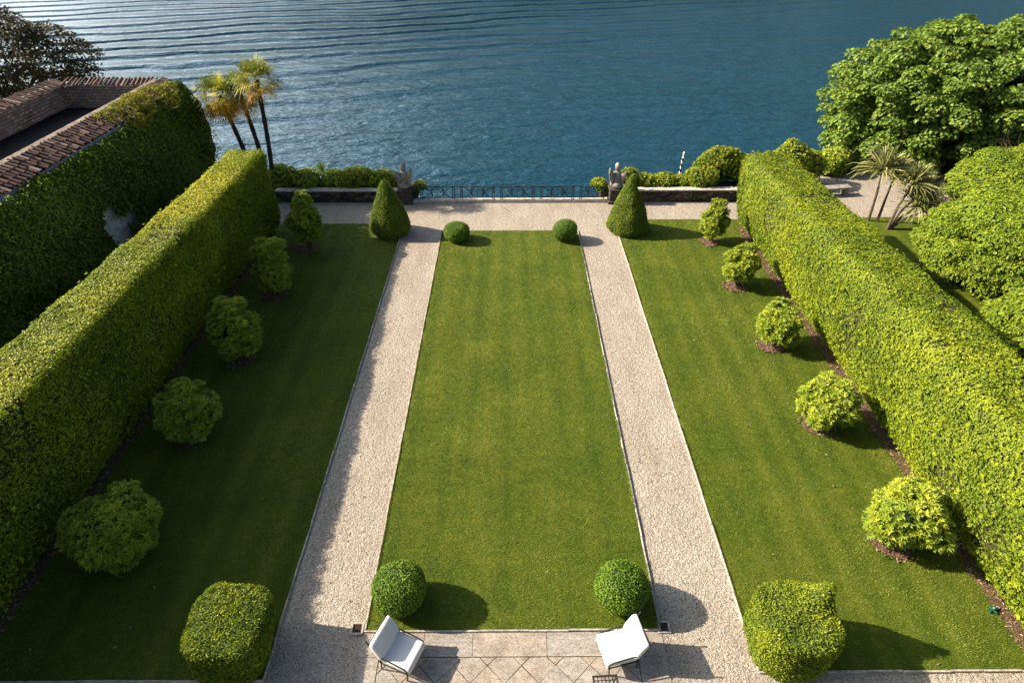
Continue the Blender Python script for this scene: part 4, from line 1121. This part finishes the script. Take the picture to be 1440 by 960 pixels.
# bark and leaf litter lying on the bare soil
def litter():
    r = np.random.default_rng(77); P = []
    for x0, x1 in ((-12.4, -11.85), (11.68, 12.35)):
        n = 4200; P.append(np.stack([r.uniform(x0, x1, n), r.uniform(6.5, 28.4, n), np.full(n, .045)], 1))
    for (x, y, w_, h, tl) in LB + RB:
        n = 260; a = r.random(n) * 6.283; q = np.sqrt(r.random(n)) * (.47 + .1 * w_ / 2); P.append(np.stack([x - .12 + q * np.cos(a), y - .1 + q * np.sin(a), np.full(n, .072)], 1))
    n = 230; P.append(np.stack([np.where(r.random(n) < .5, -1, 1) * (5.6 + 6 * r.random(n) ** .6), r.uniform(6.6, 29, n), np.full(n, .075)], 1))
    n = 120; P.append(np.stack([np.where(r.random(n) < .5, -4.4, 4.5) + r.uniform(-.95, .95, n), r.uniform(5, 31, n), np.full(n, .02)], 1))
    P = np.concatenate(P); n = len(P); N = unit(np.array([0, 0, 1.0]) + r.normal(size=(n, 3)) * .35)
    D = unit(np.cross(N, r.normal(size=(n, 3)))); s_ = .6 + .9 * r.random(n)
    V, F = leaf_quads(P, D, N, .075 * s_, .035 * s_)
    m = leaf_mat('leaf_litter', [(0.0, (0.05, 0.03, 0.022)), (0.5, (0.16, 0.095, 0.065)), (0.85, (0.28, 0.18, 0.12)), (1.0, (0.45, 0.33, 0.22))], .1, (.2, .12, .06))
    tag(link(bpy.data.objects.new('leaf_litter', np_mesh('leaf_litter', V, F, [m], None, np.repeat(r.random(n), 4)))), 'dry bark and leaf litter on the soil under the hedges and bushes', 'litter', kind='stuff')
litter()
# stone bench
t = tag(empty('stone_bench', (18.65, 33.0, 0)), 'grey stone slab bench in the gravel court beyond the right hedge', 'bench')
t.rotation_euler = (0, 0, R(8))
MB().box((0, 0, .45), (1.5, .52, .10), None, .015, 1).build('seat', M['statue'], t)
for s in (-.5, .5): MB().box((s, 0, .20), (.16, .42, .40)).build('leg', M['statue'], t)

# ------------------------------------------------------------------ chairs and table on the patio
def armchair(loc_, rz, label):
    t = tag(empty('armchair', loc_, rz), label, 'armchair', 'white cushioned armchairs on the patio')
    def soft(b, c, s, rot=None): b.box(c, s, rot, min(s) * .42, 4)
    tilt = Matrix.Rotation(R(-17), 4, 'Y')
    b = MB(); soft(b, (.05, 0, .45), (.76, .72, .18)); o = b.build('seat_cushion', M['cushion'], t, True)
    # back cushion with a gentle S curve
    b = MB(); n = 11; w_ = .76
    ring = []
    for k in range(n):
        f = k / (n - 1); z = .46 + f * .52; x = -.27 - .10 * f - .10 * math.sin(f * math.pi / 2) * f
        th = .15 * (.75 + .25 * math.sin(f * math.pi)) * (.55 if k in (0, n - 1) else 1)
        ww = w_ * (.95 if k in (0, n - 1) else 1)
        row = []
        for (dx, dy) in ((-.5, -.46), (-.32, -.5), (.32, -.5), (.5, -.46), (.56, 0), (.5, .46), (.32, .5), (-.32, .5), (-.5, .46), (-.54, 0)):
            row.append(b.bm.verts.new((x + dx * th, dy * ww, z)))
        ring.append(row)
    for a, c in zip(ring, ring[1:]):
        for k in range(10): b.bm.faces.new((a[k], a[(k + 1) % 10], c[(k + 1) % 10], c[k]))
    b.bm.faces.new(ring[0][::-1]); b.bm.faces.new(ring[-1])
    b.build('back_cushion', M['cushion'], t, True)
    b = MB()
    for y in (-.35, .35): b.tube([(-.33, y, .33), (.36, y, .33)], .016, 8)
    for x in (-.30, .02, .36): b.tube([(x, -.35, .335), (x, .35, .335)], .014, 8)
    b.build('seat_frame', M['iron'], t)
    b = MB(); b.box((.385, 0, .325), (.025, .70, .075)); b.build('front_rail', M['cream'], t)
    b = MB()
    for y in (-.35, .35):
        b.tube([(-.32, y, .34), (-.39, y, .62), (-.50, y, .88), (-.58, y, 1.0)], .015, 8); b.blob((-.585, y, 1.01), (.026, .026, .026), None, 2)
    b.tube([(-.53, -.35, .93), (-.53, .35, .93)], .012, 8)
    for y in (-.2, 0, .2): b.tube([(-.36, y, .36), (-.44, y, .66), (-.54, y, .92)], .008, 6)
    b.build('back_frame', M['iron'], t)
    for y in (-.36, .36):
        b = MB(); b.tube([(-.39, y, .60), (-.25, y, .585), (.05, y, .56), (.28, y, .53), (.36, y, .48), (.37, y, .34)], .016, 8); b.build('armrest', M['iron'], t)
    for x, y, dx in ((.34, .34, -.02), (.34, -.34, -.02), (-.32, .34, -.02), (-.32, -.34, -.02)):
        b = MB(); b.tube([(x, y, .34), (x + dx * .3, y, .17), (x + dx, y, .02)], [.017, .014, .017], 8); b.build('leg', M['iron'], t)
armchair((-2.42, 6.85, .014), R(-23), 'white cushioned iron armchair beside the left boxwood ball')
armchair((2.42, 6.92, .014), R(193), 'white cushioned iron armchair beside the right boxwood ball')
t = tag(empty('side_table', (2.03, 6.02, .014), R(3)), 'small dark iron side table with a grid top, at the foot of the right armchair', 'table')
b = MB()
for k in range(7):
    b.box((-.24 + k * .08, 0, .48), (.018, .50, .018)); b.box((0, -.24 + k * .08, .487), (.50, .018, .012))
for s in (-1, 1): b.box((s * .255, 0, .48), (.03, .54, .03)); b.box((0, s * .255, .481), (.48, .03, .03))
b.build('table_top', M['iron'], t)
for x in (-1, 1):
    for y in (-1, 1): MB().tube([(x * .24, y * .24, .47), (x * .21, y * .21, .25), (x * .25, y * .25, 0)], .013, 8).build('leg', M['iron'], t)
# garden sprinkler by the hedge foot
t = tag(empty('sprinkler', (11.62, 7.95, .05), R(20)), 'small green garden sprinkler on the grass at the foot of the right hedge', 'sprinkler')
MB().box((0, 0, .03), (.26, .05, .05), None, .012, 2).box((0, 0, .031), (.05, .20, .045), None, .012, 2).build('base', M['hose_green'], t)
MB().lathe([(.03, .054), (.03, .10), (.045, .11), (.02, .14)], n=12).build('head', M['hose_green'], t)
